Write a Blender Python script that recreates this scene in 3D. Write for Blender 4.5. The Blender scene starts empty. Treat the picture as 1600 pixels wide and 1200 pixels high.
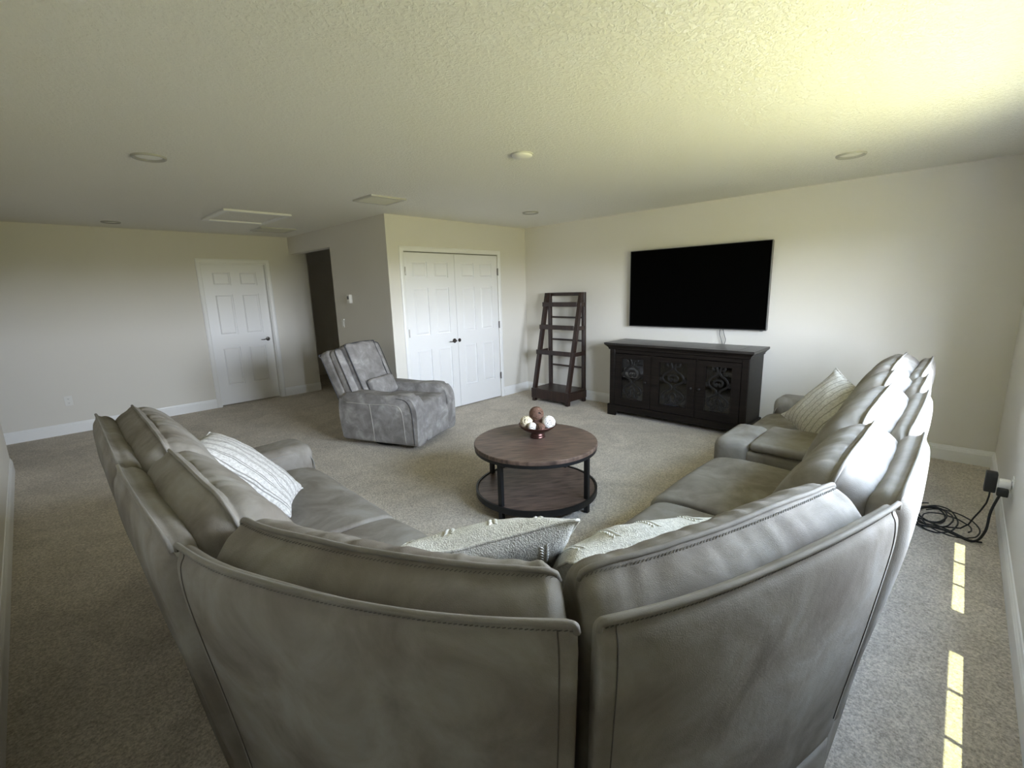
import bpy, bmesh, math, random
from mathutils import Vector, Matrix, noise as mnoise

random.seed(7)
sc = bpy.context.scene
COL = sc.collection
PI = math.pi

# ------------------------------------------------------------------ camera
CAM_POS = Vector((-5.3474, -4.8353, 1.5559))
YAW, PITCH, ROLL, FPX = 0.7702, -0.1998, -0.029, 726.24
fwd = Vector((math.cos(PITCH) * math.cos(YAW), math.cos(PITCH) * math.sin(YAW), math.sin(PITCH)))
rgt = Vector((math.sin(YAW), -math.cos(YAW), 0))
up = rgt.cross(fwd)
R_ = math.cos(ROLL) * rgt + math.sin(ROLL) * up
U_ = -math.sin(ROLL) * rgt + math.cos(ROLL) * up
cd = bpy.data.cameras.new('camera')
cam = bpy.data.objects.new('camera', cd)
COL.objects.link(cam)
M = Matrix((R_, U_, -fwd)).transposed().to_4x4()
M.translation = CAM_POS
cam.matrix_world = M
cd.sensor_fit = 'HORIZONTAL'
cd.sensor_width = 36.0
cd.lens = 36.0 * FPX / 1600.0
cd.clip_start = 0.02
sc.camera = cam

# ------------------------------------------------------------------ world, sun, exposure
SKY_STR, SUN_STR, EXPO = 12.0, 1.6, 2.70
world = bpy.data.worlds.new('daylight')
sc.world = world
world.use_nodes = True
wn, wl = world.node_tree.nodes, world.node_tree.links
wn.clear()
wo = wn.new('ShaderNodeOutputWorld')
wb = wn.new('ShaderNodeBackground')
wt = wn.new('ShaderNodeTexCoord')
ws = wn.new('ShaderNodeSeparateXYZ')
wm = wn.new('ShaderNodeMath'); wm.operation = 'MULTIPLY_ADD'
wm.inputs[1].default_value = 0.5; wm.inputs[2].default_value = 0.5
wr = wn.new('ShaderNodeValToRGB')
cr = wr.color_ramp
cr.elements[0].position = 0.0; cr.elements[0].color = (0.17, 0.168, 0.076, 1)      # lawn
cr.elements[1].position = 1.0; cr.elements[1].color = (0.10, 0.15, 0.25, 1)      # zenith
for p, c in ((0.49, (0.185, 0.182, 0.085, 1)), (0.505, (0.86, 0.92, 1.0, 1)), (0.60, (0.82, 0.92, 1.06, 1)), (0.68, (0.70, 0.82, 1.0, 1)), (0.80, (0.33, 0.43, 0.58, 1))):
    e = cr.elements.new(p); e.color = c
wl.new(wt.outputs['Generated'], ws.inputs[0]); wl.new(ws.outputs['Z'], wm.inputs[0])
wl.new(wm.outputs[0], wr.inputs[0]); wl.new(wr.outputs[0], wb.inputs[0])
wb.inputs[1].default_value = SKY_STR
wl.new(wb.outputs[0], wo.inputs[0])

SUN_T = 5.8
sd = bpy.data.lights.new('sun', 'SUN')
sd.energy = SUN_STR; sd.angle = math.radians(0.25); sd.color = (0.95, 1.0, 0.58)
sun = bpy.data.objects.new('sun', sd); COL.objects.link(sun)
sun.rotation_mode = 'QUATERNION'
sun.rotation_quaternion = Vector((0.28, 1.0, -SUN_T)).to_track_quat('-Z', 'Y')
sun.location = (-2.6, -9, 12)

# windows of the near wall: (x0, x1), sill and head heights
WINDOWS = [(-2.625, -1.755), (-3.765, -2.895)]
SILL, HEAD = 0.905, 2.02
for i, (a, b) in enumerate(WINDOWS):
    pl = bpy.data.lights.new('window_portal', 'AREA')
    pl.shape = 'RECTANGLE'; pl.size = b - a; pl.size_y = HEAD - SILL
    pl.cycles.is_portal = True
    po = bpy.data.objects.new('window_portal', pl); COL.objects.link(po)
    po.location = ((a + b) / 2, -5.335, (SILL + HEAD) / 2)
    po.rotation_euler = (math.radians(90), 0, 0)      # -Z looks into the room (+Y)

vs = sc.view_settings
vs.view_transform = 'Standard'; vs.look = 'None'; vs.gamma = 1.0
vs.use_curve_mapping = False
vs.exposure = EXPO
sc.cycles.use_denoising = True
sc.cycles.max_bounces = 12
sc.cycles.diffuse_bounces = 8
sc.cycles.transparent_max_bounces = 12
sc.cycles.sample_clamp_indirect = 6.0

# ------------------------------------------------------------------ helpers
MATS = {}
def nmat(name):
    m = bpy.data.materials.new(name); m.use_nodes = True
    nt = m.node_tree
    MATS[name] = m
    return m, nt.nodes, nt.links, nt.nodes['Principled BSDF']

def plain(name, col, rough=0.5, metal=0.0, spec=0.5):
    m, n, l, b = nmat(name)
    b.inputs['Base Color'].default_value = (*col, 1)
    b.inputs['Roughness'].default_value = rough
    b.inputs['Metallic'].default_value = metal
    b.inputs['Specular IOR Level'].default_value = spec
    return m

def noisy(name, c1, c2, scale, rough=0.5, bump=0.0, bscale=None, detail=4, stretch=None, lo=0.3, hi=0.7, metal=0.0, spec=0.5, bdist=0.01):
    m, n, l, b = nmat(name)
    tc = n.new('ShaderNodeTexCoord')
    src = tc.outputs['Object']
    if stretch:
        mp = n.new('ShaderNodeMapping'); mp.inputs['Scale'].default_value = stretch
        l.new(src, mp.inputs[0]); src = mp.outputs[0]
    nz = n.new('ShaderNodeTexNoise'); nz.inputs['Scale'].default_value = scale; nz.inputs['Detail'].default_value = detail
    l.new(src, nz.inputs['Vector'])
    rp = n.new('ShaderNodeValToRGB')
    rp.color_ramp.elements[0].position = lo; rp.color_ramp.elements[0].color = (*c1, 1)
    rp.color_ramp.elements[1].position = hi; rp.color_ramp.elements[1].color = (*c2, 1)
    l.new(nz.outputs[0], rp.inputs[0]); l.new(rp.outputs[0], b.inputs['Base Color'])
    b.inputs['Roughness'].default_value = rough
    b.inputs['Metallic'].default_value = metal
    b.inputs['Specular IOR Level'].default_value = spec
    if bump:
        n2 = n.new('ShaderNodeTexNoise'); n2.inputs['Scale'].default_value = bscale or scale * 4; n2.inputs['Detail'].default_value = 3
        l.new(src, n2.inputs['Vector'])
        bp = n.new('ShaderNodeBump'); bp.inputs['Strength'].default_value = bump; bp.inputs['Distance'].default_value = bdist
        l.new(n2.outputs[0], bp.inputs['Height']); l.new(bp.outputs[0], b.inputs['Normal'])
    return m

PM = {}      # parent matrices
def finish(name, bm, mat, parent=None, world=False, smooth=False, angle=None):
    """link a bmesh as one object; world=True: vertices are given in world space"""
    me = bpy.data.meshes.new(name)
    bmesh.ops.recalc_face_normals(bm, faces=bm.faces[:])
    if smooth:
        for f in bm.faces: f.smooth = True
    if angle is not None:
        for f in bm.faces: f.smooth = True
        for e in bm.edges:
            if len(e.link_faces) == 2 and e.calc_face_angle(0) > angle: e.smooth = False
    bm.to_mesh(me); bm.free()
    if mat is not None: me.materials.append(MATS[mat] if isinstance(mat, str) else mat)
    o = bpy.data.objects.new(name, me); COL.objects.link(o)
    if parent is not None:
        o.parent = parent
        root = parent
        while root.parent is not None: root = root.parent
        if world: me.transform(PM.get(root.name, Matrix()).inverted())
    return o

def recentre(o):
    """move a top-level mesh object's origin to its base centre"""
    me = o.data
    vs_ = [v.co for v in me.vertices]
    lo = Vector([min(v[i] for v in vs_) for i in range(3)]); hi = Vector([max(v[i] for v in vs_) for i in range(3)])
    c = Vector(((lo.x + hi.x) / 2, (lo.y + hi.y) / 2, lo.z))
    me.transform(Matrix.Translation(-c)); o.location = c
    PM[o.name] = Matrix.Translation(c)
    return o

def empty(name, loc, rz=0.0):
    o = bpy.data.objects.new(name, None); COL.objects.link(o)
    o.location = loc; o.rotation_euler = (0, 0, rz); o.empty_display_size = 0.1
    PM[o.name] = Matrix.Translation(Vector(loc)) @ Matrix.Rotation(rz, 4, 'Z')
    return o

def tag(o, label, cat, group=None):
    o['label'] = label; o['category'] = cat
    if group: o['group'] = group
    return o

def structure(o, label=None):
    o['kind'] = 'structure'
    if label: o['label'] = label
    return o

def box(bm, x0, x1, y0, y1, z0, z1, mtx=None):
    vs_ = [bm.verts.new((x, y, z)) for x in (x0, x1) for y in (y0, y1) for z in (z0, z1)]
    for q in ((0, 1, 3, 2), (4, 6, 7, 5), (0, 4, 5, 1), (2, 3, 7, 6), (0, 2, 6, 4), (1, 5, 7, 3)):
        bm.faces.new([vs_[i] for i in q])
    if mtx is not None:
        for v in vs_: v.co = mtx @ v.co
    return vs_

def bbox(x0, x1, y0, y1, z0, z1, bev=0.0, seg=2, mtx=None):
    """a new bmesh with one bevelled box"""
    bm = bmesh.new()
    box(bm, min(x0, x1), max(x0, x1), min(y0, y1), max(y0, y1), min(z0, z1), max(z0, z1))
    if bev > 0:
        bmesh.ops.bevel(bm, geom=bm.edges[:], offset=bev, segments=seg, profile=0.5, affect='EDGES')
    if mtx is not None: bm.transform(mtx)
    return bm

def tube(bm, pts, r, n=8, closed=False, cap=True, radii=None):
    pts = [Vector(p) for p in pts]
    N = len(pts); rings = []
    prev = None
    for i in range(N):
        if closed: t = pts[(i + 1) % N] - pts[i - 1]
        else: t = pts[min(i + 1, N - 1)] - pts[max(i - 1, 0)]
        if t.length < 1e-9: t = Vector((0, 0, 1))
        t.normalize()
        if prev is None:
            a = Vector((0, 0, 1)) if abs(t.z) < 0.9 else Vector((1, 0, 0))
            u = (a - t * a.dot(t)).normalized()
        else:
            u = prev - t * prev.dot(t)
            u = u.normalized() if u.length > 1e-6 else prev
        prev = u
        v = t.cross(u)
        rr = radii[i] if radii else r
        rings.append([bm.verts.new(pts[i] + rr * (math.cos(2 * PI * k / n) * u + math.sin(2 * PI * k / n) * v)) for k in range(n)])
    for i in range(N if closed else N - 1):
        a, b = rings[i], rings[(i + 1) % N]
        for k in range(n):
            bm.faces.new((a[k], a[(k + 1) % n], b[(k + 1) % n], b[k]))
    if cap and not closed:
        bm.faces.new(rings[0][::-1]); bm.faces.new(rings[-1])
    return bm

def lathe(bm, prof, n=32, c=(0, 0, 0), axis='Z'):
    c = Vector(c); rings = []
    for (r, z) in prof:
        ring = []
        for k in range(n):
            a = 2 * PI * k / n
            p = Vector((r * math.cos(a), r * math.sin(a), z))
            if axis == 'Y': p = Vector((p.x, p.z, p.y))
            if axis == 'X': p = Vector((p.z, p.x, p.y))
            ring.append(bm.verts.new(c + p))
        rings.append(ring)
    for a, b in zip(rings, rings[1:]):
        for k in range(n): bm.faces.new((a[k], a[(k + 1) % n], b[(k + 1) % n], b[k]))
    bm.faces.new(rings[0]); bm.faces.new(rings[-1])
    return bm

def prism(bm, poly, a0, a1, axis='Y'):
    """extrude a polygon. axis Y: poly=(x,z); axis X: poly=(y,z); axis Z: poly=(x,y)"""
    def P(p, a):
        if axis == 'Y': return (p[0], a, p[1])
        if axis == 'X': return (a, p[0], p[1])
        return (p[0], p[1], a)
    A = [bm.verts.new(P(p, a0)) for p in poly]; B = [bm.verts.new(P(p, a1)) for p in poly]
    n = len(poly)
    fs = [bm.faces.new(A[::-1]), bm.faces.new(B)]
    for i in range(n): bm.faces.new((A[i], A[(i + 1) % n], B[(i + 1) % n], B[i]))
    return bm

def catmull(pts, per=8, closed=False, sharp=()):
    """smooth curve through 2D/3D points"""
    pts = [Vector(p) for p in pts]; n = len(pts); out = []
    rng = n if closed else n - 1
    for i in range(rng):
        p1, p2 = pts[i], pts[(i + 1) % n]
        p0 = pts[i - 1] if (closed or i > 0) else p1
        p3 = pts[(i + 2) % n] if (closed or i + 2 < n) else p2
        if i in sharp: p0 = p1
        if (i + 1) % n in sharp: p3 = p2
        for k in range(per):
            t = k / per
            out.append(0.5 * ((2 * p1) + (-p0 + p2) * t + (2 * p0 - 5 * p1 + 4 * p2 - p3) * t * t + (-p0 + 3 * p1 - 3 * p2 + p3) * t ** 3))
    if not closed: out.append(pts[-1])
    return out

def dup(root, name=None):
    c = root.copy(); COL.objects.link(c)
    for ch in root.children:
        k = ch.copy(); COL.objects.link(k); k.parent = c
        for g in ch.children:
            d = g.copy(); COL.objects.link(d); d.parent = k
    return c

# ------------------------------------------------------------------ materials
def wall_mat(name, col, bump=0.12, bscale=160, dist=0.004, rough=0.85):
    m, n, l, b = nmat(name)
    tc = n.new('ShaderNodeTexCoord')
    nz = n.new('ShaderNodeTexNoise'); nz.inputs['Scale'].default_value = bscale; nz.inputs['Detail'].default_value = 3
    l.new(tc.outputs['Object'], nz.inputs['Vector'])
    bp = n.new('ShaderNodeBump'); bp.inputs['Strength'].default_value = bump; bp.inputs['Distance'].default_value = dist
    l.new(nz.outputs[0], bp.inputs['Height']); l.new(bp.outputs[0], b.inputs['Normal'])
    b.inputs['Base Color'].default_value = (*col, 1); b.inputs['Roughness'].default_value = rough
    b.inputs['Specular IOR Level'].default_value = 0.25
    return m
wall_mat('wall_paint', (0.735, 0.71, 0.66))
plain('trim_white', (0.85, 0.85, 0.85), 0.35)
plain('door_white', (0.84, 0.84, 0.85), 0.4)
plain('plastic_white', (0.78, 0.77, 0.74), 0.4)

m, n, l, b = nmat('ceiling_texture')
tc = n.new('ShaderNodeTexCoord')
nz = n.new('ShaderNodeTexNoise'); nz.inputs['Scale'].default_value = 52; nz.inputs['Detail'].default_value = 5; nz.inputs['Roughness'].default_value = 0.6
nz.inputs['Distortion'].default_value = 0.6
l.new(tc.outputs['Object'], nz.inputs['Vector'])
rp = n.new('ShaderNodeValToRGB'); rp.color_ramp.elements[0].position = 0.46; rp.color_ramp.elements[1].position = 0.60
l.new(nz.outputs[0], rp.inputs[0])
bp = n.new('ShaderNodeBump'); bp.inputs['Strength'].default_value = 0.5; bp.inputs['Distance'].default_value = 0.007
l.new(rp.outputs[0], bp.inputs['Height']); l.new(bp.outputs[0], b.inputs['Normal'])
b.inputs['Base Color'].default_value = (0.84, 0.83, 0.785, 1); b.inputs['Roughness'].default_value = 0.9
b.inputs['Specular IOR Level'].default_value = 0.2

m, n, l, b = nmat('carpet')
tc = n.new('ShaderNodeTexCoord')
nz = n.new('ShaderNodeTexNoise'); nz.inputs['Scale'].default_value = 95; nz.inputs['Detail'].default_value = 6; nz.inputs['Roughness'].default_value = 0.7
l.new(tc.outputs['Object'], nz.inputs['Vector'])
rp = n.new('ShaderNodeValToRGB')
rp.color_ramp.elements[0].position = 0.34; rp.color_ramp.elements[0].color = (0.37, 0.318, 0.255, 1)
rp.color_ramp.elements[1].position = 0.66; rp.color_ramp.elements[1].color = (0.90, 0.82, 0.71, 1)
l.new(nz.outputs[0], rp.inputs[0])
n2 = n.new('ShaderNodeTexNoise'); n2.inputs['Scale'].default_value = 2.6; n2.inputs['Detail'].default_value = 4; n2.inputs['Distortion'].default_value = 1.2
l.new(tc.outputs['Object'], n2.inputs['Vector'])
r2 = n.new('ShaderNodeValToRGB')
r2.color_ramp.elements[0].position = 0.35; r2.color_ramp.elements[0].color = (0.84, 0.84, 0.84, 1)
r2.color_ramp.elements[1].position = 0.60; r2.color_ramp.elements[1].color = (1, 1, 1, 1)
l.new(n2.outputs[0], r2.inputs[0])
mx = n.new('ShaderNodeMix'); mx.data_type = 'RGBA'; mx.blend_type = 'MULTIPLY'; mx.inputs['Factor'].default_value = 1
l.new(rp.outputs[0], mx.inputs['A']); l.new(r2.outputs[0], mx.inputs['B'])
l.new(mx.outputs['Result'], b.inputs['Base Color'])
bp = n.new('ShaderNodeBump'); bp.inputs['Strength'].default_value = 0.9; bp.inputs['Distance'].default_value = 0.012
l.new(nz.outputs[0], bp.inputs['Height']); l.new(bp.outputs[0], b.inputs['Normal'])
b.inputs['Roughness'].default_value = 0.95; b.inputs['Specular IOR Level'].default_value = 0.1
b.inputs['Sheen Weight'].default_value = 0.15

def leather(name, c1, c2, c3, scale=5.0, lo=0.36, hi=0.66, rough=0.72):
    m, n, l, b = nmat(name)
    tc = n.new('ShaderNodeTexCoord')
    nz = n.new('ShaderNodeTexNoise'); nz.inputs['Scale'].default_value = scale; nz.inputs['Detail'].default_value = 5; nz.inputs['Roughness'].default_value = 0.6
    nz.inputs['Distortion'].default_value = 0.5
    l.new(tc.outputs['Object'], nz.inputs['Vector'])
    rp = n.new('ShaderNodeValToRGB'); e = rp.color_ramp.elements
    e[0].position = lo; e[0].color = (*c1, 1); e[1].position = hi; e[1].color = (*c3, 1)
    k = e.new((lo + hi) / 2); k.color = (*c2, 1)
    l.new(nz.outputs[0], rp.inputs[0]); l.new(rp.outputs[0], b.inputs['Base Color'])
    n2 = n.new('ShaderNodeTexVoronoi'); n2.inputs['Scale'].default_value = 420
    l.new(tc.outputs['Object'], n2.inputs['Vector'])
    bp = n.new('ShaderNodeBump'); bp.inputs['Strength'].default_value = 0.18; bp.inputs['Distance'].default_value = 0.002
    l.new(n2.outputs['Distance'], bp.inputs['Height'])
    n3 = n.new('ShaderNodeTexNoise'); n3.inputs['Scale'].default_value = 22; n3.inputs['Detail'].default_value = 3
    l.new(tc.outputs['Object'], n3.inputs['Vector'])
    b2 = n.new('ShaderNodeBump'); b2.inputs['Strength'].default_value = 0.22; b2.inputs['Distance'].default_value = 0.006
    l.new(n3.outputs[0], b2.inputs['Height']); l.new(bp.outputs[0], b2.inputs['Normal'])
    l.new(b2.outputs[0], b.inputs['Normal'])
    b.inputs['Roughness'].default_value = rough
    b.inputs['Specular IOR Level'].default_value = 0.2
    return m
leather('sofa_leather', (0.175, 0.153, 0.130), (0.230, 0.211, 0.186), (0.285, 0.27, 0.246))
leather('sofa_piping', (0.20, 0.19, 0.17), (0.235, 0.22, 0.20), (0.27, 0.255, 0.235))
leather('recliner_leather', (0.205, 0.193, 0.188), (0.275, 0.262, 0.256), (0.41, 0.393, 0.386), scale=7.5, lo=0.38, hi=0.68)
plain('recliner_piping', (0.05, 0.05, 0.055), 0.6)
plain('stitch_thread', (0.10, 0.095, 0.085), 0.8)
plain('seam_brown', (0.085, 0.077, 0.066), 0.8)
plain('thread_light', (0.50, 0.48, 0.44), 0.8)
plain('underside_black', (0.02, 0.02, 0.02), 0.9)
noisy('espresso_wood', (0.0055, 0.004, 0.0035), (0.015, 0.011, 0.009), 9, 0.42, 0.12, 60, stretch=(1, 0.25, 6), bdist=0.002, spec=0.2)
noisy('espresso_top', (0.013, 0.0115, 0.011), (0.032, 0.028, 0.026), 9, 0.32, 0.1, 60, stretch=(8, 0.5, 1), bdist=0.002)
noisy('shelf_wood', (0.013, 0.0065, 0.005), (0.036, 0.017, 0.0125), 10, 0.4, 0.1, 60, stretch=(4, 4, 0.6), bdist=0.002)
noisy('table_wood', (0.042, 0.026, 0.020), (0.185, 0.125, 0.095), 7, 0.42, 0.2, 40, stretch=(1.2, 9, 1), detail=6, bdist=0.002)
plain('black_metal', (0.012, 0.012, 0.013), 0.45, 0.3)
plain('tv_screen', (0.0012, 0.0012, 0.0012), 0.3, 0.0, 0.02)
plain('tv_bezel', (0.02, 0.02, 0.022), 0.4)
plain('tv_edge', (0.32, 0.32, 0.33), 0.35, 0.8)
plain('cable_black', (0.012, 0.012, 0.012), 0.5)
plain('handle_bronze', (0.10, 0.09, 0.085), 0.3, 0.9)
plain('hinge_metal', (0.22, 0.21, 0.20), 0.35, 0.9)
noisy('bowl_copper', (0.075, 0.035, 0.030), (0.17, 0.085, 0.072), 14, 0.28, metal=0.85)
plain('rattan_brown', (0.13, 0.066, 0.042), 0.7)
plain('rattan_dark', (0.075, 0.035, 0.022), 0.7)
plain('rattan_cream', (0.66, 0.58, 0.42), 0.8)
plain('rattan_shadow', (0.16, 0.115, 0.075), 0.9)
plain('rattan_pale_core', (0.42, 0.38, 0.34), 0.9)
plain('rattan_white', (0.80, 0.76, 0.72), 0.8)
plain('vent_white', (0.56, 0.55, 0.52), 0.5)
plain('ring_grey', (0.42, 0.41, 0.38), 0.5)
plain('lens_frosted', (0.86, 0.86, 0.82), 0.6)
plain('fretwork', (0.009, 0.008, 0.0075), 0.5, 0.0, 0.3)
plain('red_plastic', (0.45, 0.06, 0.045), 0.5)
plain('device_grey', (0.10, 0.10, 0.11), 0.4)
plain('device_blue', (0.05, 0.08, 0.18), 0.4)
noisy('stucco', (0.62, 0.58, 0.50), (0.68, 0.64, 0.56), 30, 0.9)

m, n, l, b = nmat('window_glass')
out = n['Material Output']; n.remove(b)
tr = n.new('ShaderNodeBsdfTransparent'); gl = n.new('ShaderNodeBsdfGlossy'); gl.inputs['Roughness'].default_value = 0.02
ms = n.new('ShaderNodeMixShader'); ms.inputs[0].default_value = 0.06
l.new(tr.outputs[0], ms.inputs[1]); l.new(gl.outputs[0], ms.inputs[2]); l.new(ms.outputs[0], out.inputs[0])
m, n, l, b = nmat('cabinet_glass')
out = n['Material Output']; n.remove(b)
tr = n.new('ShaderNodeBsdfTransparent'); tr.inputs[0].default_value = (0.75, 0.75, 0.75, 1)
gl = n.new('ShaderNodeBsdfGlossy'); gl.inputs['Roughness'].default_value = 0.06
ms = n.new('ShaderNodeMixShader'); ms.inputs[0].default_value = 0.05
l.new(tr.outputs[0], ms.inputs[1]); l.new(gl.outputs[0], ms.inputs[2]); l.new(ms.outputs[0], out.inputs[0])

def knit(name, base, dark, stripe_axis=0, stripes=(), weave=230, wbump=0.5):
    """woven cloth; thin darker stripes at the given local coordinates"""
    m, n, l, b = nmat(name)
    tc = n.new('ShaderNodeTexCoord')
    vo = n.new('ShaderNodeTexVoronoi'); vo.inputs['Scale'].default_value = weave
    l.new(tc.outputs['Object'], vo.inputs['Vector'])
    sp = n.new('ShaderNodeSeparateXYZ'); l.new(tc.outputs['Object'], sp.inputs[0])
    nz = n.new('ShaderNodeTexNoise'); nz.inputs['Scale'].default_value = 90; nz.inputs['Detail'].default_value = 3
    l.new(tc.outputs['Object'], nz.inputs['Vector'])
    rp = n.new('ShaderNodeValToRGB')
    rp.color_ramp.elements[0].position = 0.35; rp.color_ramp.elements[0].color = (*[0.55 * x + 0.45 * y for x, y in zip(base, dark)], 1)
    rp.color_ramp.elements[1].position = 0.6; rp.color_ramp.elements[1].color = (*base, 1)
    l.new(nz.outputs[0], rp.inputs[0])
    last = rp.outputs[0]
    for s in stripes:
        d = n.new('ShaderNodeMath'); d.operation = 'SUBTRACT'; d.inputs[1].default_value = s
        l.new(sp.outputs[stripe_axis], d.inputs[0])
        a = n.new('ShaderNodeMath'); a.operation = 'ABSOLUTE'; l.new(d.outputs[0], a.inputs[0])
        c = n.new('ShaderNodeMath'); c.operation = 'LESS_THAN'; c.inputs[1].default_value = 0.0030; l.new(a.outputs[0], c.inputs[0])
        mx = n.new('ShaderNodeMix'); mx.data_type = 'RGBA'
        l.new(c.outputs[0], mx.inputs['Factor']); l.new(last, mx.inputs['A']); mx.inputs['B'].default_value = (*dark, 1)
        last = mx.outputs['Result']
    l.new(last, b.inputs['Base Color'])
    bp = n.new('ShaderNodeBump'); bp.inputs['Strength'].default_value = wbump; bp.inputs['Distance'].default_value = 0.0022
    l.new(vo.outputs['Distance'], bp.inputs['Height']); l.new(bp.outputs[0], b.inputs['Normal'])
    b.inputs['Roughness'].default_value = 0.95; b.inputs['Specular IOR Level'].default_value = 0.1
    return m
knit('pillow_stripe', (0.66, 0.645, 0.63), (0.26, 0.25, 0.24), 0, (-0.225, -0.21, -0.165, -0.152, -0.10, -0.085, -0.035, -0.022, 0.03, 0.043, 0.088, 0.10, 0.15, 0.162))
knit('pillow_ribbed', (0.54, 0.515, 0.46), (0.27, 0.25, 0.22), 0, tuple(-0.2 + 0.045 * k for k in range(10)))
knit('pillow_cream', (0.70, 0.69, 0.64), (0.36, 0.35, 0.32), 0, (), 240, 0.7)
plain('braid_cream', (0.68, 0.67, 0.63), 0.95)

# ------------------------------------------------------------------ the room
H = 2.44
XC, YD, YN, XR = -2.353, 2.80, -5.16, -5.655      # alcove wall, door wall, window wall, wall behind the camera
T = 0.12

# floor
bm = bmesh.new(); box(bm, -8.2, T, YN - 0.15, 4.4, -0.08, 0.0)
structure(recentre(finish('floor', bm, 'carpet')), 'beige cut pile carpet covering the whole floor')
# ceiling
bm = bmesh.new(); box(bm, -8.2, T, YN - 0.15, 4.4, H, H + 0.1)
structure(recentre(finish('ceiling', bm, 'ceiling_texture')), 'white ceiling with a rough knockdown texture')

def wall(name, axis, p0, p1, a0, a1, holes=(), z1=H, label=None, mat='wall_paint'):
    """axis 'X': wall slab between x=p0..p1 running along y a0..a1; axis 'Y' the other way. holes: (b0,b1,z0,z1)"""
    bm = bmesh.new()
    def bx(u0, u1, z0, zz):
        if u1 - u0 < 1e-4 or zz - z0 < 1e-4: return
        if axis == 'X': box(bm, p0, p1, u0, u1, z0, zz)
        else: box(bm, u0, u1, p0, p1, z0, zz)
    cur = a0
    for (b0, b1, zz0, zz1) in sorted(holes):
        bx(cur, b0, 0, z1); bx(b0, b1, 0, zz0); bx(b0, b1, zz1, z1); cur = b1
    bx(cur, a1, 0, z1)
    bmesh.ops.remove_doubles(bm, verts=bm.verts[:], dist=1e-5)
    o = recentre(finish(name, bm, mat))
    return structure(o, label)

DL, DR = -3.545, -2.725          # passage door slab, on the door wall
CL, CR, CM = -2.135, -0.600, -1.372   # closet doors
DH = 2.04
wall('wall_right', 'X', 0, T, YN - 0.15, 0.0, label='greige wall carrying the television')
wall('wall_back', 'Y', 0, T, XC, T, holes=[(CL - 0.005, CR + 0.005, 0.0, DH)], label='greige closet wall with double doors')
wall('wall_alcove', 'X', XC, XC + T, T, YD, holes=[(1.41, YD, 0.0, 2.19)], label='greige side wall of the closet with a hallway opening')
wall('wall_left', 'Y', YD, YD + T, -8.2, -2.085, holes=[(DL - 0.01, DR + 0.01, 0.0, DH)], label='greige wall with the single white door')
wall('wall_near', 'Y', YN - 0.15, YN, -8.2, 0.0, holes=[(a, b, SILL, HEAD) for a, b in WINDOWS], label='greige window wall beside the sofa')
wall('wall_rear', 'X', XR - T, XR, YN, 1.475, label='greige wall end at the left edge')
wall('wall_hall_left', 'X', -8.2, -8.08, YN, 4.4)
wall('wall_hall_far', 'X', -0.25, -0.13, T, 4.4)
wall('wall_hall_back', 'Y', 4.28, 4.4, -8.08, -0.25)
wall('wall_hall_side', 'Y', 1.29, 1.41, XC + T, -0.25)
wall('wall_closet_inside', 'Y', 0.72, 0.80, XC + T, -0.25)
bm = bbox(DL - 0.1, DR + 0.1, YD + 0.13, YD + 0.16, 0, 2.2)
structure(recentre(finish('wall_behind_door', bm, 'wall_paint')))

# baseboards with a stepped profile
BASE = [(0, 0), (0.014, 0), (0.014, 0.095), (0.011, 0.103), (0.011, 0.110), (0.007, 0.118), (0.005, 0.131), (0, 0.134)]
def baseboard(name, p0, p1, label=None):
    p0, p1 = Vector(p0), Vector(p1)
    d = (p1 - p0).normalized(); nrm = Vector((-d.y, d.x))     # board grows to the left of the direction
    bm = bmesh.new()
    A = [bm.verts.new((p0.x + nrm.x * u, p0.y + nrm.y * u, z)) for u, z in BASE]
    B = [bm.verts.new((p1.x + nrm.x * u, p1.y + nrm.y * u, z)) for u, z in BASE]
    k = len(BASE)
    for i in range(k - 1): bm.faces.new((A[i], A[i + 1], B[i + 1], B[i]))
    bm.faces.new(A); bm.faces.new(B[::-1])
    o = recentre(finish(name, bm, 'trim_white'))
    return structure(o, label)
CAS = 0.06
baseboard('baseboard_right', (0, YN), (0, 0), 'white baseboard below the television wall')
baseboard('baseboard_back', (0, 0), (CR + CAS + 0.005, 0))
baseboard('baseboard_back', (CL - CAS - 0.005, 0), (XC - 0.014, 0))
baseboard('baseboard_alcove', (XC, 0), (XC, 1.41))
baseboard('baseboard_left', (DL - CAS - 0.01, YD), (-8.08, YD), 'white baseboard under the outlet on the door wall')
baseboard('baseboard_left', (-2.085, YD), (DR + CAS + 0.01, YD))
baseboard('baseboard_near', (XR, YN), (0, YN), 'white baseboard along the window wall')
baseboard('baseboard_rear', (XR, 1.489), (XR, YN))
baseboard('baseboard_rear', (XR - T, 1.475), (XR, 1.475))

# door casings
def casing(name, x0, x1, y, ztop, label=None):
    """flat moulded casing around an opening in a Y wall, room side is -Y"""
    bm = bmesh.new()
    w = CAS
    prof = [(0.0, 0.0), (0.0, 0.010), (0.012, 0.016), (0.040, 0.018), (0.052, 0.014), (w, 0.008), (w, 0.0)]   # (outward, depth)
    paths = [[(x0, 0.0), (x0, ztop), (x1, ztop), (x1, 0.0)]]
    nrm = [[(-1, 0), (-1, 1), (1, 1), (1, 0)]]
    for pth, nn in zip(paths, nrm):
        rings = []
        for (px, pz), (nx, nz_) in zip(pth, nn):
            rings.append([bm.verts.new((px + nx * u, y - d, pz + nz_ * u)) for u, d in prof])
        for a, b_ in zip(rings, rings[1:]):
            for i in range(len(prof) - 1): bm.faces.new((a[i], a[i + 1], b_[i + 1], b_[i]))
        bm.faces.new(rings[0]); bm.faces.new(rings[-1])
    o = recentre(finish(name, bm, 'trim_white'))
    return structure(o, label)
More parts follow.
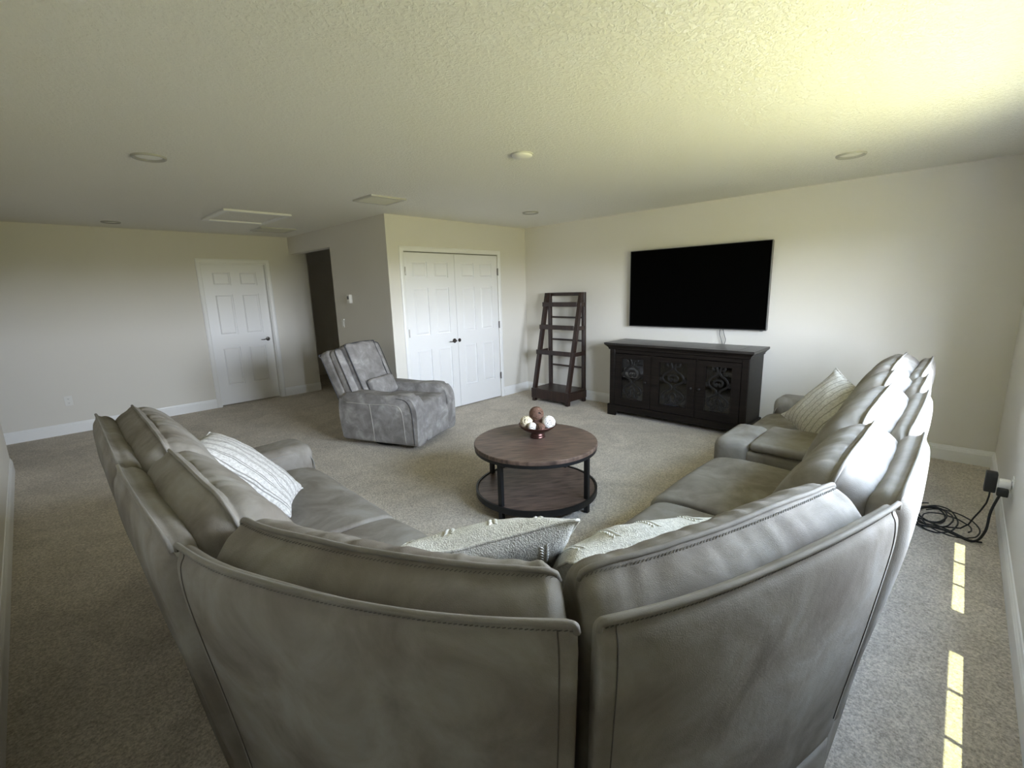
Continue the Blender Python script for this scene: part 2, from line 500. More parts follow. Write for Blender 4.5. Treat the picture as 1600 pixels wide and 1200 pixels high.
casing('trim_1', DL - 0.01, DR + 0.01, YD, DH, 'white casing around the single door')
casing('trim_2', CL - 0.005, CR + 0.005, 0.0, DH, 'white casing around the closet doors')
# jamb of the recessed single door
bm = bmesh.new()
box(bm, DL - 0.009, DL + 0.001, YD, YD + T, 0, DH); box(bm, DR - 0.001, DR + 0.009, YD, YD + T, 0, DH); box(bm, DL, DR, YD, YD + T, DH - 0.012, DH)
structure(recentre(finish('trim_3', bm, 'trim_white')), 'white jamb of the single door')

ROWS = [(1.925, 1.735), (1.61, 1.03), (0.845, 0.29)]
def lever(parent, x, y, z, direction):
    """lever handle standing on the door face (room side -Y)"""
    bm = bmesh.new()
    lathe(bm, [(0.030, 0.0), (0.030, -0.006), (0.024, -0.012), (0.010, -0.014), (0.010, -0.045)], 18, (x, y, z), 'Y')
    pts = catmull([(x, y - 0.043, z), (x + direction * 0.03, y - 0.048, z + 0.003), (x + direction * 0.07, y - 0.048, z - 0.004), (x + direction * 0.11, y - 0.042, z - 0.002)], 5)
    tube(bm, pts, 0.008, 8, radii=[0.010 - 0.005 * i / (len(pts) - 1) for i in range(len(pts))])
    o = finish('door_handle', bm, 'handle_bronze', parent, True, angle=0.6)
    o['label'] = 'dark metal lever handle'
    return o
def six_panel(name, x0, x1, yface, label):
    th = 0.036; z0, z1 = 0.012, DH - 0.010
    w = x1 - x0; st = 0.115 * w / 0.80 + 0.0; mu = 0.115 * w / 0.80
    pw = (w - 2 * st - mu) / 2
    cols = [(x0 + st, x0 + st + pw), (x1 - st - pw, x1 - st)]
    bm = bmesh.new()
    box(bm, x0, x1, yface + 0.016, yface + th, z0, z1)                      # backing
    for a, b_ in ((x0, cols[0][0]), (cols[0][1], cols[1][0]), (cols[1][1], x1)):
        box(bm, a, b_, yface, yface + 0.017, z0, z1)                        # stiles
    zz = [z1] + [v for r in ROWS for v in r] + [z0]
    for i in range(0, len(zz), 2):
        for (a, b_) in cols: box(bm, a, b_, yface, yface + 0.017, zz[i + 1], zz[i])
    o = finish(name, bm, 'door_white')
    recentre(o); structure(o, label)
    for (zt, zb) in ROWS:
        for (a, b_) in cols:
            pm = bmesh.new()
            i1, i2 = 0.012, 0.028
            A = [(a + i1, yface + 0.0165, zb + i1), (b_ - i1, yface + 0.0165, zb + i1), (b_ - i1, yface + 0.0165, zt - i1), (a + i1, yface + 0.0165, zt - i1)]
            B = [(a + i2, yface + 0.0015, zb + i2), (b_ - i2, yface + 0.0015, zb + i2), (b_ - i2, yface + 0.0015, zt - i2), (a + i2, yface + 0.0015, zt - i2)]
            va = [pm.verts.new(p) for p in A]; vb = [pm.verts.new(p) for p in B]
            for i in range(4): pm.faces.new((va[i], va[(i + 1) % 4], vb[(i + 1) % 4], vb[i]))
            pm.faces.new(vb); pm.faces.new(va[::-1])
            finish('panel', pm, 'door_white', o, True)
    return o
d1 = six_panel('door_1', DL + 0.003, DR - 0.003, YD + 0.055, 'white six-panel single door with lever handle')
lever(d1, DR - 0.07, YD + 0.055, 0.925, -1)
d2 = six_panel('door_2', CL + 0.001, CM - 0.0025, 0.004, 'white six-panel closet door nearer the recliner')
lever(d2, CM - 0.06, 0.004, 0.915, -1)
d3 = six_panel('door_3', CM + 0.0025, CR - 0.001, 0.004, 'white six-panel closet door nearer the ladder shelf')
bm = bmesh.new()
lathe(bm, [(0.024, 0.0), (0.024, -0.006), (0.010, -0.010), (0.010, -0.02)], 14, (CM + 0.025, 0.004, 0.915), 'Y')
finish('door_handle', bm, 'handle_bronze', d3, True, angle=0.6)['label'] = 'small dark metal rosette'
for d, x in ((d2, CL - 0.001), (d3, CR + 0.001)):
    for z in (1.81, 1.07, 0.325):
        bm = bmesh.new(); lathe(bm, [(0.006, -0.05), (0.0075, -0.048), (0.0075, 0.048), (0.006, 0.05)], 8, (x, -0.012, z), 'Z')
        box(bm, x - 0.010, x + 0.010, -0.010, -0.002, z - 0.045, z + 0.045)
        finish('hinge', bm, 'hinge_metal', d, True)

# windows beside the camera
def window(idx, a, b_):
    yo, yi = YN - 0.13, YN - 0.085
    bm = bmesh.new(); f = 0.035
    box(bm, a, a + f, yo, yi, SILL, HEAD); box(bm, b_ - f, b_, yo, yi, SILL, HEAD)
    box(bm, a + f, b_ - f, yo, yi, HEAD - f, HEAD); box(bm, a + f, b_ - f, yo, yi, SILL, SILL + 0.03)
    o = recentre(finish('window_%d' % idx, bm, 'trim_white'))
    structure(o, 'white grilled window in the window wall')
    xs = [a + f + (b_ - a - 2 * f) * k / 3 for k in range(4)]
    zs = [SILL + 0.03, 1.22, HEAD - f]
    yg = (yo + yi) / 2
    bm = bmesh.new()
    for x in xs[1:3]: box(bm, x - 0.007, x + 0.007, yg - 0.010, yg + 0.010, SILL + 0.02, HEAD - 0.02)
    box(bm, a + f, b_ - f, yg - 0.010, yg + 0.010, zs[1] - 0.007, zs[1] + 0.007)
    finish('muntin', bm, 'trim_white', o, True)
    for i in range(3):
        for (z0, z1) in ((zs[0], zs[1]), (zs[1], zs[2])):
            bm = bmesh.new(); box(bm, xs[i] + 0.002, xs[i + 1] - 0.002, yg - 0.002, yg + 0.002, z0 + 0.002, z1 - 0.002)
            finish('pane', bm, 'window_glass', o, True)
    bm = bbox(a, b_, YN - 0.085, YN, SILL - 0.018, SILL, 0.003)
    finish('window_sill', bm, 'trim_white', o, True)
for i, (a, b_) in enumerate(WINDOWS): window(i + 1, a, b_)
# ------------------------------------------------------------------ ceiling fittings
def can_light(x, y, r, label):
    e = empty('recessed_light', (x, y, H))
    bm = bmesh.new(); n_ = 40
    prof = [(r, 0.0), (r, -0.008), (r * 0.95, -0.013), (r * 0.84, -0.010), (r * 0.76, -0.001), (r * 0.70, 0.0)]
    rings = [[bm.verts.new((q * math.cos(2 * PI * k / n_), q * math.sin(2 * PI * k / n_), z)) for k in range(n_)] for q, z in prof]
    for a, b_ in zip(rings, rings[1:]):
        for k in range(n_): bm.faces.new((a[k], a[(k + 1) % n_], b_[(k + 1) % n_], b_[k]))
    finish('trim_ring', bm, 'ring_grey', e, smooth=True)
    bm = bmesh.new(); lathe(bm, [(0.001, -0.0045), (r * 0.5, -0.004), (r * 0.76, -0.002), (r * 0.76, 0.0)], 32)
    finish('lens', bm, 'lens_frosted', e, smooth=True)
    tag(e, label, 'ceiling light', 'recessed ceiling lights')
can_light(-4.64, -1.03, 0.093, 'round recessed ceiling light above the left sofa arm, largest on the left')
can_light(-4.49, 2.25, 0.09, 'round recessed ceiling light close to the door wall, far left')
can_light(-1.04, -4.12, 0.093, 'round recessed ceiling light to the right above the television')
can_light(-1.03, -1.03, 0.095, 'small-looking recessed ceiling light above the closet corner')
e = empty('smoke_detector', (-2.872, -2.588, H))
bm = bmesh.new(); lathe(bm, [(0.068, 0), (0.068, -0.012), (0.060, -0.02), (0.03, -0.028), (0.002, -0.030)], 32)
finish('cover', bm, 'plastic_white', e, smooth=True)
bm = bmesh.new(); lathe(bm, [(0.074, 0), (0.074, -0.006), (0.066, -0.008)], 32); finish('mounting_ring', bm, 'vent_white', e, angle=0.5)
tag(e, 'white domed smoke detector in the middle of the ceiling', 'detector')

# attic hatch: frame of four mouldings around a board
e = empty('attic_hatch', (-3.455, 1.05, H))
hx, hy, w = 0.335, 0.42, 0.055
for (x0, x1, y0, y1) in ((-hx, hx, -hy, -hy + w), (-hx, hx, hy - w, hy), (-hx, -hx + w, -hy + w, hy - w), (hx - w, hx, -hy + w, hy - w)):
    finish('frame_moulding', bbox(x0, x1, y0, y1, -0.022, 0.0, 0.006, 2), 'trim_white', e)
finish('hatch_board', bbox(-hx + w, hx - w, -hy + w, hy - w, -0.006, 0.0), 'ceiling_texture', e)
tag(e, 'rectangular attic hatch with raised white frame in the ceiling', 'attic hatch')

def vent(x, y, hx, hy, n_, label, slat_along='X'):
    e = empty('ceiling_vent', (x, y, H))
    w = 0.028
    bm = bmesh.new()
    for (x0, x1, y0, y1) in ((-hx, hx, -hy, -hy + w), (-hx, hx, hy - w, hy), (-hx, -hx + w, -hy + w, hy - w), (hx - w, hx, -hy + w, hy - w)):
        box(bm, x0, x1, y0, y1, -0.016, 0.0)
    finish('frame', bm, 'vent_white', e)
    finish('backing', bbox(-hx + w, hx - w, -hy + w, hy - w, -0.002, 0.0), 'device_grey', e)
    me = None
    for k in range(n_):
        yy = -hy + w + (2 * hy - 2 * w) * (k + 0.5) / n_
        if me is None:
            bm = bmesh.new(); box(bm, -hx + w, hx - w, -0.011, 0.011, -0.001, 0.001, Matrix.Rotation(-0.75, 4, 'X'))
            o = finish('slat', bm, 'vent_white', e); me = o.data
        else:
            o = bpy.data.objects.new('slat', me); COL.objects.link(o); o.parent = e
        o.location = (0, yy, -0.008)
    tag(e, label, 'vent', 'ceiling vents')
vent(-2.81, -0.68, 0.185, 0.175, 14, 'square white ceiling vent nearest the closet wall')
vent(-2.84, 1.97, 0.225, 0.20, 14, 'white ceiling vent behind the attic hatch near the hallway opening')

# ------------------------------------------------------------------ wall plates
def outlet(name, loc, normal, label, slots=True):
    rz = {'-Y': 0.0, '+Y': PI, '-X': -PI / 2}[normal]
    e = empty(name, loc, rz)
    finish('cover_plate', bbox(-0.036, 0.036, -0.006, 0, -0.058, 0.058, 0.003), 'plastic_white', e)
    if slots:
        for z in (-0.025, 0.025):
            s = finish('socket', bbox(-0.017, 0.017, -0.0085, -0.005, z - 0.015, z + 0.015, 0.003), 'plastic_white', e)
            bm = bmesh.new()
            for x in (-0.006, 0.006): box(bm, x - 0.001, x + 0.001, -0.009, -0.008, z - 0.003, z + 0.006)
            box(bm, -0.002, 0.002, -0.009, -0.008, z - 0.010, z - 0.006)
            finish('slot', bm, 'cable_black', s)
    return e
tag(outlet('wall_outlet', (-5.138, YD, 0.40), '-Y', ''), 'white wall outlet low on the door wall, far left', 'outlet')
tag(outlet('wall_outlet', (-1.58, YN, 0.365), '+Y', ''), 'white wall outlet with plugged-in adapter by the right baseboard', 'outlet')
e = outlet('light_switch', (XC, 1.235, 1.176), '-X', '', False)
for x in (-0.0, ):
    finish('rocker', bbox(-0.017, 0.017, -0.010, -0.005, -0.034, 0.034, 0.003), 'plastic_white', e)
tag(e, 'white rocker light switch beside the hallway opening', 'light switch')
e = empty('thermostat', (XC, 0.945, 1.50), -PI / 2)
finish('housing', bbox(-0.035, 0.035, -0.045, 0, -0.055, 0.055, 0.008, 3), 'plastic_white', e, angle=0.6)
finish('display', bbox(-0.022, 0.022, -0.0465, -0.044, -0.005, 0.035), 'device_grey', e)
tag(e, 'small white thermostat box on the closet side wall', 'thermostat')

# ------------------------------------------------------------------ sectional sofa
# plan of the back-cushion seam, from the left far end round the corner to the right far end
SEAM_LL = [(-5.052, -1.905), (-5.066, -2.40), (-5.080, -2.878)]
SEAM_LN = [(-5.081, -2.895), (-5.084, -3.25), (-5.078, -3.630)]
SEAM_CL = [(-5.073, -3.642), (-5.047, -3.777), (-4.995, -3.919), (-4.931, -4.064), (-4.867, -4.180), (-4.797, -4.282), (-4.734, -4.362)]
SEAM_CR = [(-4.721, -4.375), (-4.601, -4.441), (-4.445, -4.505), (-4.25, -4.572), (-4.04, -4.634), (-3.962, -4.653)]
SEAM_R1 = [(-3.945, -4.645), (-3.60, -4.654), (-3.250, -4.655)]
SEAM_R2 = [(-3.232, -4.620), (-2.80, -4.628), (-2.430, -4.628)]
SEAM_RC = [(-2.415, -4.600), (-2.18, -4.604), (-1.950, -4.604)]
SEAM_R3 = [(-1.938, -4.582), (-1.50, -4.590), (-1.140, -4.590)]

JOINT = {(SEAM_CL[0], SEAM_CL[-1], 0): Vector((-0.995, -0.09, 0)), (SEAM_CL[0], SEAM_CL[-1], 1): Vector((-0.645, -0.763, 0)),
         (SEAM_CR[0], SEAM_CR[-1], 0): Vector((-0.645, -0.763, 0)), (SEAM_CR[0], SEAM_CR[-1], 1): Vector((-0.11, -0.994, 0))}
def resample(pts, ds):
    c = catmull([(p[0], p[1], 0) for p in pts], 16)
    L = [0.0]
    for a, b_ in zip(c, c[1:]): L.append(L[-1] + (b_ - a).length)
    tot = L[-1]
    def at(s):
        s = max(0.0, min(tot, s))
        for i in range(len(c) - 1):
            if s <= L[i + 1] + 1e-9:
                t = (s - L[i]) / max(1e-9, L[i + 1] - L[i]); return c[i].lerp(c[i + 1], t)
        return c[-1]
    def nrm(s):
        d = at(min(tot, s + 0.04)) - at(max(0.0, s - 0.04)); d.normalize()
        v = Vector((d.y, -d.x, 0))
        # units that meet at an angle share the normal of the joint
        for (e0, dist) in ((0, s), (1, tot - s)):
            j = JOINT.get((tuple(pts[0]), tuple(pts[-1]), e0))
            if j is not None and dist < 0.30:
                w = 1 - dist / 0.30; w = w * w * (3 - 2 * w)
                j = j if j.dot(v) > 0 else -j
                v = v.lerp(j, w).normalized()
        return v
    return at, nrm, tot

def loft(bm, seam, ctrl, per=4, sharp=(), r_end=0.04, ds=0.016, disp=None, out_sign=-1.0, trim=(0.004, 0.004), bulge=0.0, ends=(1, 1)):
    """sweep a closed (u,z) section along a plan curve; u grows outwards (to the back of the sofa).
    Returns, per station, the swept section points."""
    at, nrm, tot = resample(seam, ds)
    sec = catmull([(p[0], p[1], 0) for p in ctrl], per, True, sharp)
    N = len(sec)
    # inward normals of the section
    area = sum(sec[i].x * sec[(i + 1) % N].y - sec[(i + 1) % N].x * sec[i].y for i in range(N))
    sg = 1.0 if area > 0 else -1.0
    nin = []
    for i in range(N):
        t = sec[(i + 1) % N] - sec[i - 1]; t.normalize()
        nin.append(Vector((-t.y, t.x, 0)) * sg)
    zmin = min(p.y for p in sec); zmax = max(p.y for p in sec)
    def core(p):
        # mid-line of the section at this height, pulled away from its top and bottom
        zc = max(zmin + 0.07, min(zmax - 0.075, p.y))
        xs_ = []
        for a in range(N):
            q0, q1 = sec[a], sec[(a + 1) % N]
            if (q0.y - zc) * (q1.y - zc) <= 0 and abs(q1.y - q0.y) > 1e-7:
                xs_.append(q0.x + (q1.x - q0.x) * (zc - q0.y) / (q1.y - q0.y))
        w_ = min(0.10, 0.5 * (max(xs_) - min(xs_))) if xs_ else 0.0
        xc = max(min(xs_) + w_, min(max(xs_) - w_, p.x)) if xs_ else p.x
        return Vector((xc, zc, 0))
    cores = [core(p) for p in sec]
    s0, s1 = trim[0], tot - trim[1]
    st = []
    for k in range(7):
        a = PI / 2 * k / 6
        st.append((s0 + r_end * (1 - math.sin(a)) if False else s0 + r_end * (1 - math.cos(a)), r_end * (1 - math.sin(a))))
    mid = max(2, int((s1 - s0 - 2 * r_end) / ds))
    body = [(s0 + r_end + (s1 - s0 - 2 * r_end) * k / mid, 0.0) for k in range(1, mid)]
    endl = [(s1 - (s - s0), k) for s, k in reversed(st)]
    st = st + body + endl
    rows = []
    for si, (s, k) in enumerate(st):
        p = at(s); nn = nrm(s) * out_sign
        half = (s1 - s0) / 2; q = math.sqrt(max(0.0, 1 - ((s - (s0 + half)) / half) ** 2))
        row = []
        for i in range(N):
            kk = k * (ends[0] if s < s0 + half else ends[1])
            dv = cores[i] - sec[i]; dl_ = dv.length
            c = sec[i] + (dv * (min(kk, dl_ * 0.9) / dl_) if dl_ > 1e-6 else Vector()) - nin[i] * (bulge * max(0.0, q) * min(1.0, dl_ / 0.05))
            if disp is not None:
                c = c - nin[i] * disp(s, s1 - s0, i / N, sec[i])
            row.append(Vector((p.x + nn.x * c.x, p.y + nn.y * c.x, c.y)))
        rows.append(row)
    vr = [[bm.verts.new(v) for v in row] for row in rows]
    for a, b_ in zip(vr, vr[1:]):
        for i in range(N): bm.faces.new((a[i], a[(i + 1) % N], b_[(i + 1) % N], b_[i]))
    bm.faces.new(vr[0]); bm.faces.new(vr[-1][::-1])
    return rows

SOFA = empty('sectional_sofa', (-4.2, -3.9, 0))
tag(SOFA, 'large grey leather sectional sofa wrapping round the corner in the foreground', 'sofa')

# sections: first control point is the seam
CUSH = [(0.0, 1.046), (-0.016, 1.033), (-0.050, 1.030), (-0.105, 0.990), (-0.155, 0.915), (-0.195, 0.810), (-0.217, 0.690), (-0.215, 0.570), (-0.175, 0.485), (-0.08, 0.46),
        (0.01, 0.46), (0.035, 0.60), (0.045, 0.80), (0.064, 0.890), (0.075, 0.940), (0.068, 0.980), (0.044, 1.012), (0.017, 1.030)]
SHELL = [(0.134, 1.036), (0.118, 1.024), (0.095, 1.020), (0.070, 0.985), (0.062, 0.90), (0.05, 0.6), (0.0, 0.34), (-0.02, 0.30),
         (0.03, 0.295), (0.062, 0.31), (0.092, 0.50), (0.125, 0.70), (0.150, 0.87), (0.154, 0.94), (0.149, 0.990), (0.138, 1.015)]
SHELL_C = [(0.130, 1.036), (0.120, 1.028), (0.104, 1.026), (0.088, 0.995), (0.075, 0.90), (0.05, 0.6), (0.0, 0.34), (-0.02, 0.30),
           (0.02, 0.295), (0.052, 0.31), (0.080, 0.50), (0.108, 0.70), (0.129, 0.87), (0.136, 0.945), (0.135, 0.995), (0.126, 1.018)]
BASEP = [(0.052, 0.30), (-0.02, 0.32), (-0.10, 0.30), (-0.10, 0.04), (-0.02, 0.035), (0.030, 0.04), (0.044, 0.10), (0.050, 0.20)]
SEAT = [(-0.10, 0.455), (-0.30, 0.485), (-0.55, 0.500), (-0.76, 0.492), (-0.84, 0.465), (-0.872, 0.415), (-0.876, 0.33), (-0.868, 0.15), (-0.84, 0.075),
        (-0.6, 0.06), (-0.2, 0.06), (-0.10, 0.10)]

def wrinkle_cushion(seed, amp=1.0):
    def f(s, L, t, p):
        d = math.hypot(p.x - 0.0, p.y - 1.046)
        side = 1.0 if t < 0.5 else 0.45
        g = mnoise.noise(Vector((s * 46 + 4 * d, seed * 3.7, d * 1.5)))
        g2 = mnoise.noise(Vector((s * 21 - 2 * d, seed * 1.3 + 9, d * 1.2)))
        a = (g * 0.0065 + g2 * 0.0075) * math.exp(-d / 0.17) * min(1.0, d / 0.03)
        lo = mnoise.noise(Vector((s * 5.5, seed * 5.1, d * 5.0))) * 0.006
        e_ = min(s, L - s)
        pull = mnoise.noise(Vector((s * 14 + d * 16, seed * 2.2, d * 10))) * 0.0090 * math.exp(-e_ / 0.14)
        return amp * (a * side + lo + pull)
    return f
def wrinkle_shell(seed, amp=1.0):
    def f(s, L, t, p):
        if p.y < 0.35: return 0.0
        d = abs(p.y - 1.03)
        a = mnoise.noise(Vector((s * 30, seed, d * 8))) * 0.0022 * math.exp(-d / 0.06) * min(1.0, d / 0.02)
        lo = mnoise.noise(Vector((s * 3.2, seed * 4.1, p.y * 3.0))) * 0.006
        return amp * (a + lo)
    return f
def wrinkle_seat(seed):
    def f(s, L, t, p):
        if p.y < 0.3: return 0.0
        e_ = min(s, L - s)
        lo = mnoise.noise(Vector((s * 4.0, seed * 3.3, p.x * 4.0))) * 0.007
        ed = mnoise.noise(Vector((s * 18, seed, p.x * 14))) * 0.003 * math.exp(-e_ / 0.08)
        return lo + ed
    return f

def piping_along(parent, rows, idx, r, name='piping', mat='sofa_piping', lift=0.002, skip=2):
    """cord following one section vertex of a loft"""
    pts = [row[idx].copy() for row in rows][skip:len(rows) - skip]
    for p in pts: p.z += lift
    for k in (0, -1): pts[k].z -= 0.010
    bm = bmesh.new(); tube(bm, pts, r, 7)
    return finish(name, bm, mat, parent, True, smooth=True)

def stitches(parent, rows, idx, step=0.010, size=0.0016, length=0.007, slant=0.0, mat='stitch_thread', skip=4):
    """row of little stitches lying on the surface at one section vertex"""
    pts = [row[idx] for row in rows][skip:len(rows) - skip]
    nx = [row[idx + 1] if idx + 1 < len(row) else row[0] for row in rows][skip:len(rows) - skip]
    pv = [row[idx - 1] for row in rows][skip:len(rows) - skip]
    bm = bmesh.new(); acc = 0.0; nxt = 0.0
    for i in range(len(pts) - 1):
        a, b_ = pts[i], pts[i + 1]; L = (b_ - a).length
        while nxt <= acc + L:
            t = (nxt - acc) / max(L, 1e-9); c = a.lerp(b_, t)
            d = (b_ - a).normalized(); tv = (nx[i] - pv[i]).normalized(); nn = d.cross(tv).normalized()
            if nn.dot(c - CAM_POS) > 0: nn = -nn
            dd = (d + tv * slant).normalized(); w = nn.cross(dd)
            mtx = Matrix((dd, w, nn)).transposed().to_4x4(); mtx.translation = c + nn * 0.001
            box(bm, -length / 2, length / 2, -size / 2, size / 2, -size / 2, size / 2, mtx)
            nxt += step
        acc += L
    o = finish('stitching', bm, mat, parent, True)
    o['kind'] = 'stuff'
    return o

def outward_sign(seam):
    # the back of the sofa is away from the room centre (-3,-3)
    at, nrm, tot = resample(seam, 0.02)
    p = at(tot / 2); nn = nrm(tot / 2)
    return 1.0 if nn.dot(Vector((p.x + 3.0, p.y + 3.0, 0))) > 0 else -1.0

def back_unit(seam, seed, corner=False, seat=True, cush_amp=1.0, seat_shift=0.0, console=False):
    sgn = outward_sign(seam)
    per = 4
    # outer shell
    bm = bmesh.new()
    rows = loft(bm, seam, SHELL_C if corner else SHELL, per, (0,), 0.016 if corner else 0.055, 0.016, wrinkle_shell(seed, 0.7 if corner else 1.0), sgn, (0.006, 0.006) if corner else (0.004, 0.004), 0.0 if corner else 0.006)
    sh = finish('back_shell', bm, 'sofa_leather', SOFA, True, smooth=True)
    piping_along(sh, rows, 0, 0.0062 if corner else 0.0052)
    if corner: stitches(sh, rows, len(rows[0]) - 3, 0.009, 0.0011, 0.006, 0.35)
    if corner:
        n_ = len(rows[0])
        for st in (7, len(rows) - 8):
            pts = []
            for i in range(n_ - 3, int(n_ * 0.58), -1):
                p = rows[st][i].copy(); q = rows[st][int(n_ * 0.33)]
                d = Vector((p.x - q.x, p.y - q.y, 0)); d.normalize(); pts.append(p + d * 0.0006)
            bm = bmesh.new(); tube(bm, pts, 0.0013, 5)
            finish('edge_seam', bm, 'seam_brown', sh, True, smooth=True)
    # lower back panel below the shell
    bm = bmesh.new(); loft(bm, seam, BASEP, 3, (0,), 0.015, 0.05, None, sgn, (0.004, 0.004))
    finish('base_panel', bm, 'sofa_leather', SOFA, True, smooth=True)
    # head cushion
    bm = bmesh.new()
    rows = loft(bm, seam, CUSH, per, (0,), 0.040 if corner else 0.085, 0.012, wrinkle_cushion(seed + 20, cush_amp), sgn, (0.004, 0.004), 0.006 if corner else 0.022)
    cu = finish('back_cushion', bm, 'sofa_leather', SOFA, True, smooth=True)
    piping_along(cu, rows, 0, 0.0062 if corner else 0.0052)
    if corner: stitches(cu, rows, len(rows[0]) - 2, 0.009, 0.0012, 0.007, 0.7)
    if seat:
        bm = bmesh.new()
        rows = loft(bm, seam, SEAT, 4, (), 0.022, 0.03, wrinkle_seat(seed + 40), sgn, (0.004, 0.004), 0.004)
        se = finish('seat_cushion', bm, 'sofa_leather', SOFA, True, smooth=True)
    return sgn
back_unit(SEAM_LL, 1)
back_unit(SEAM_LN, 2)
back_unit(SEAM_CL, 3, True, cush_amp=1.0)
back_unit(SEAM_CR, 4, True, cush_amp=1.0)
back_unit(SEAM_R1, 5)
back_unit(SEAM_R2, 6)
back_unit(SEAM_RC, 7, seat=False)
back_unit(SEAM_R3, 8)

def soft_box(x0, x1, y0, y1, z0, z1, bev, seed=0, amp=0.004, cuts=10, freq=5.0):
    """upholstered block: rounded box with gentle unevenness"""
    bm = bmesh.new(); box(bm, x0, x1, y0, y1, z0, z1)
    bmesh.ops.bevel(bm, geom=bm.edges[:], offset=bev, segments=5, profile=0.5, affect='EDGES')
    big = [e_ for e_ in bm.edges if e_.calc_length() > 0.06]
    bmesh.ops.subdivide_edges(bm, edges=big, cuts=cuts, use_grid_fill=True)
    bm.normal_update()
    for v in bm.verts:
        v.co += v.normal * (mnoise.noise(v.co * freq + Vector((seed * 7.1, seed, 0))) * amp)
    return bm

# arm at the far end of the left run
a_ = finish('armrest', soft_box(-5.03, -4.17, -1.885, -1.60, 0.05, 0.615, 0.07, 1, 0.006), 'sofa_leather', SOFA, True, smooth=True)
bm = bmesh.new(); tube(bm, catmull([(-5.0, -1.876, 0.575), (-4.6, -1.877, 0.578), (-4.27, -1.874, 0.570), (-4.195, -1.868, 0.52), (-4.178, -1.865, 0.40), (-4.176, -1.865, 0.12)], 6), 0.0045, 7)
finish('piping', bm, 'sofa_piping', a_, True, smooth=True)
# arm at the far end of the right run
a_ = finish('armrest', soft_box(-1.125, -0.86, -4.60, -3.77, 0.05, 0.615, 0.07, 2, 0.006), 'sofa_leather', SOFA, True, smooth=True)
bm = bmesh.new(); tube(bm, catmull([(-1.117, -4.56, 0.565), (-1.118, -4.2, 0.568), (-1.116, -3.90, 0.562), (-1.112, -3.80, 0.52), (-1.112, -3.776, 0.40), (-1.112, -3.776, 0.12)], 6), 0.0045, 7)
finish('piping', bm, 'sofa_piping', a_, True, smooth=True)
# storage console between the two right seats
co = finish('console', soft_box(-2.405, -1.955, -4.52, -3.96, 0.05, 0.545, 0.03, 3, 0.003), 'sofa_leather', SOFA, True, smooth=True)
co['label'] = 'storage console between the right-hand seats'
finish('console_lid', soft_box(-2.412, -1.948, -4.50, -3.985, 0.545, 0.605, 0.026, 4, 0.003, 6), 'sofa_leather', co, True, smooth=True)
finish('console_front', soft_box(-2.415, -1.945, -3.99, -3.765, 0.05, 0.598, 0.06, 5, 0.005, 6), 'sofa_leather', co, True, smooth=True)

# ------------------------------------------------------------------ throw pillows
def pillow_height(u, v, half, th):
    """thickness of a knife-edge pillow at local u,v in [-1,1]"""
    a = max(0.0, 1 - abs(u) ** 2.3); b_ = max(0.0, 1 - abs(v) ** 2.3)
    return th * (a * b_) ** 0.55
def pillow(name, loc, normal, updir, size, th, mat, label, seed, braids=(), crush=0.0):
    N = 34; half = size / 2
    nz_ = Vector(normal).normalized(); uy = Vector(updir); uy = (uy - nz_ * uy.dot(nz_)).normalized(); ux = uy.cross(nz_)
    mtx = Matrix((ux, uy, nz_)).transposed().to_4x4(); mtx.translation = Vector(loc)
    def P(u, v, s):
        pin = 1 - 0.085 * (1 - abs(v) ** 2) * abs(u) ** 3
        pin2 = 1 - 0.085 * (1 - abs(u) ** 2) * abs(v) ** 3
        x, y = u * half * pin, v * half * pin2
        h = pillow_height(u, v, half, th)
        w = mnoise.noise(Vector((u * 2.3 + seed, v * 2.3, s * 3))) * 0.14 * h + mnoise.noise(Vector((u * 6 + seed, v * 6, s * 5))) * 0.07 * h
        fold = mnoise.noise(Vector((u * 1.4, v * 1.4, seed))) * 0.02 * (u * u + v * v)
        sag = -crush * max(0.0, v) ** 2
        return Vector((x, y, s * (h + w) + fold + sag))
    o = empty(name, loc); o.rotation_mode = 'XYZ'; o.rotation_euler = mtx.to_euler(); PM[o.name] = mtx
    for s, nm in ((1, 'front_cover'), (-1, 'back_cover')):
        bm = bmesh.new()
        g = [[bm.verts.new(P(-1 + 2 * i / N, -1 + 2 * j / N, s)) for j in range(N + 1)] for i in range(N + 1)]
        for i in range(N):
            for j in range(N): bm.faces.new((g[i][j], g[i + 1][j], g[i + 1][j + 1], g[i][j + 1]))
        finish(nm, bm, mat, o, smooth=True)
    # edge seam
    edge = [P(-1 + 2 * k / 40, -1, 0) for k in range(40)] + [P(1, -1 + 2 * k / 40, 0) for k in range(40)] + [P(1 - 2 * k / 40, 1, 0) for k in range(40)] + [P(-1, 1 - 2 * k / 40, 0) for k in range(40)]
    bm = bmesh.new(); tube(bm, edge, 0.0045, 6, closed=True); finish('edge_seam', bm, mat, o, smooth=True)
    for bu in braids:
        bm = bmesh.new()
        for s in (1, -1):
            for k in range(34):
                v = -0.80 + 1.60 * k / 33
                for side in (-1, 1):
                    c = P(bu + side * 0.026, v, s); c2 = P(bu + side * 0.003, v - 0.035, s); c1 = P(bu + side * 0.05, v + 0.03, s)
                    off = Vector((0, 0, s * 0.001))
                    tube(bm, [c1 + off * 0.2, c + off, c2 + off * 0.6], 0.004, 5, radii=[0.0012, 0.0027, 0.0012])
        b_ = finish('braid', bm, 'braid_cream', o, smooth=True); b_['kind'] = 'stuff'
    tag(o, label, 'pillow', 'throw pillows on the sofa')
    return o
pillow('throw_pillow', (-4.742, -2.49, 0.755), (0.65, -0.21, 0.73), (-0.61, 0.43, 0.67), 0.54, 0.080, 'pillow_stripe', 'white throw pillow with thin dark stripes leaning on the left sofa back', 3)
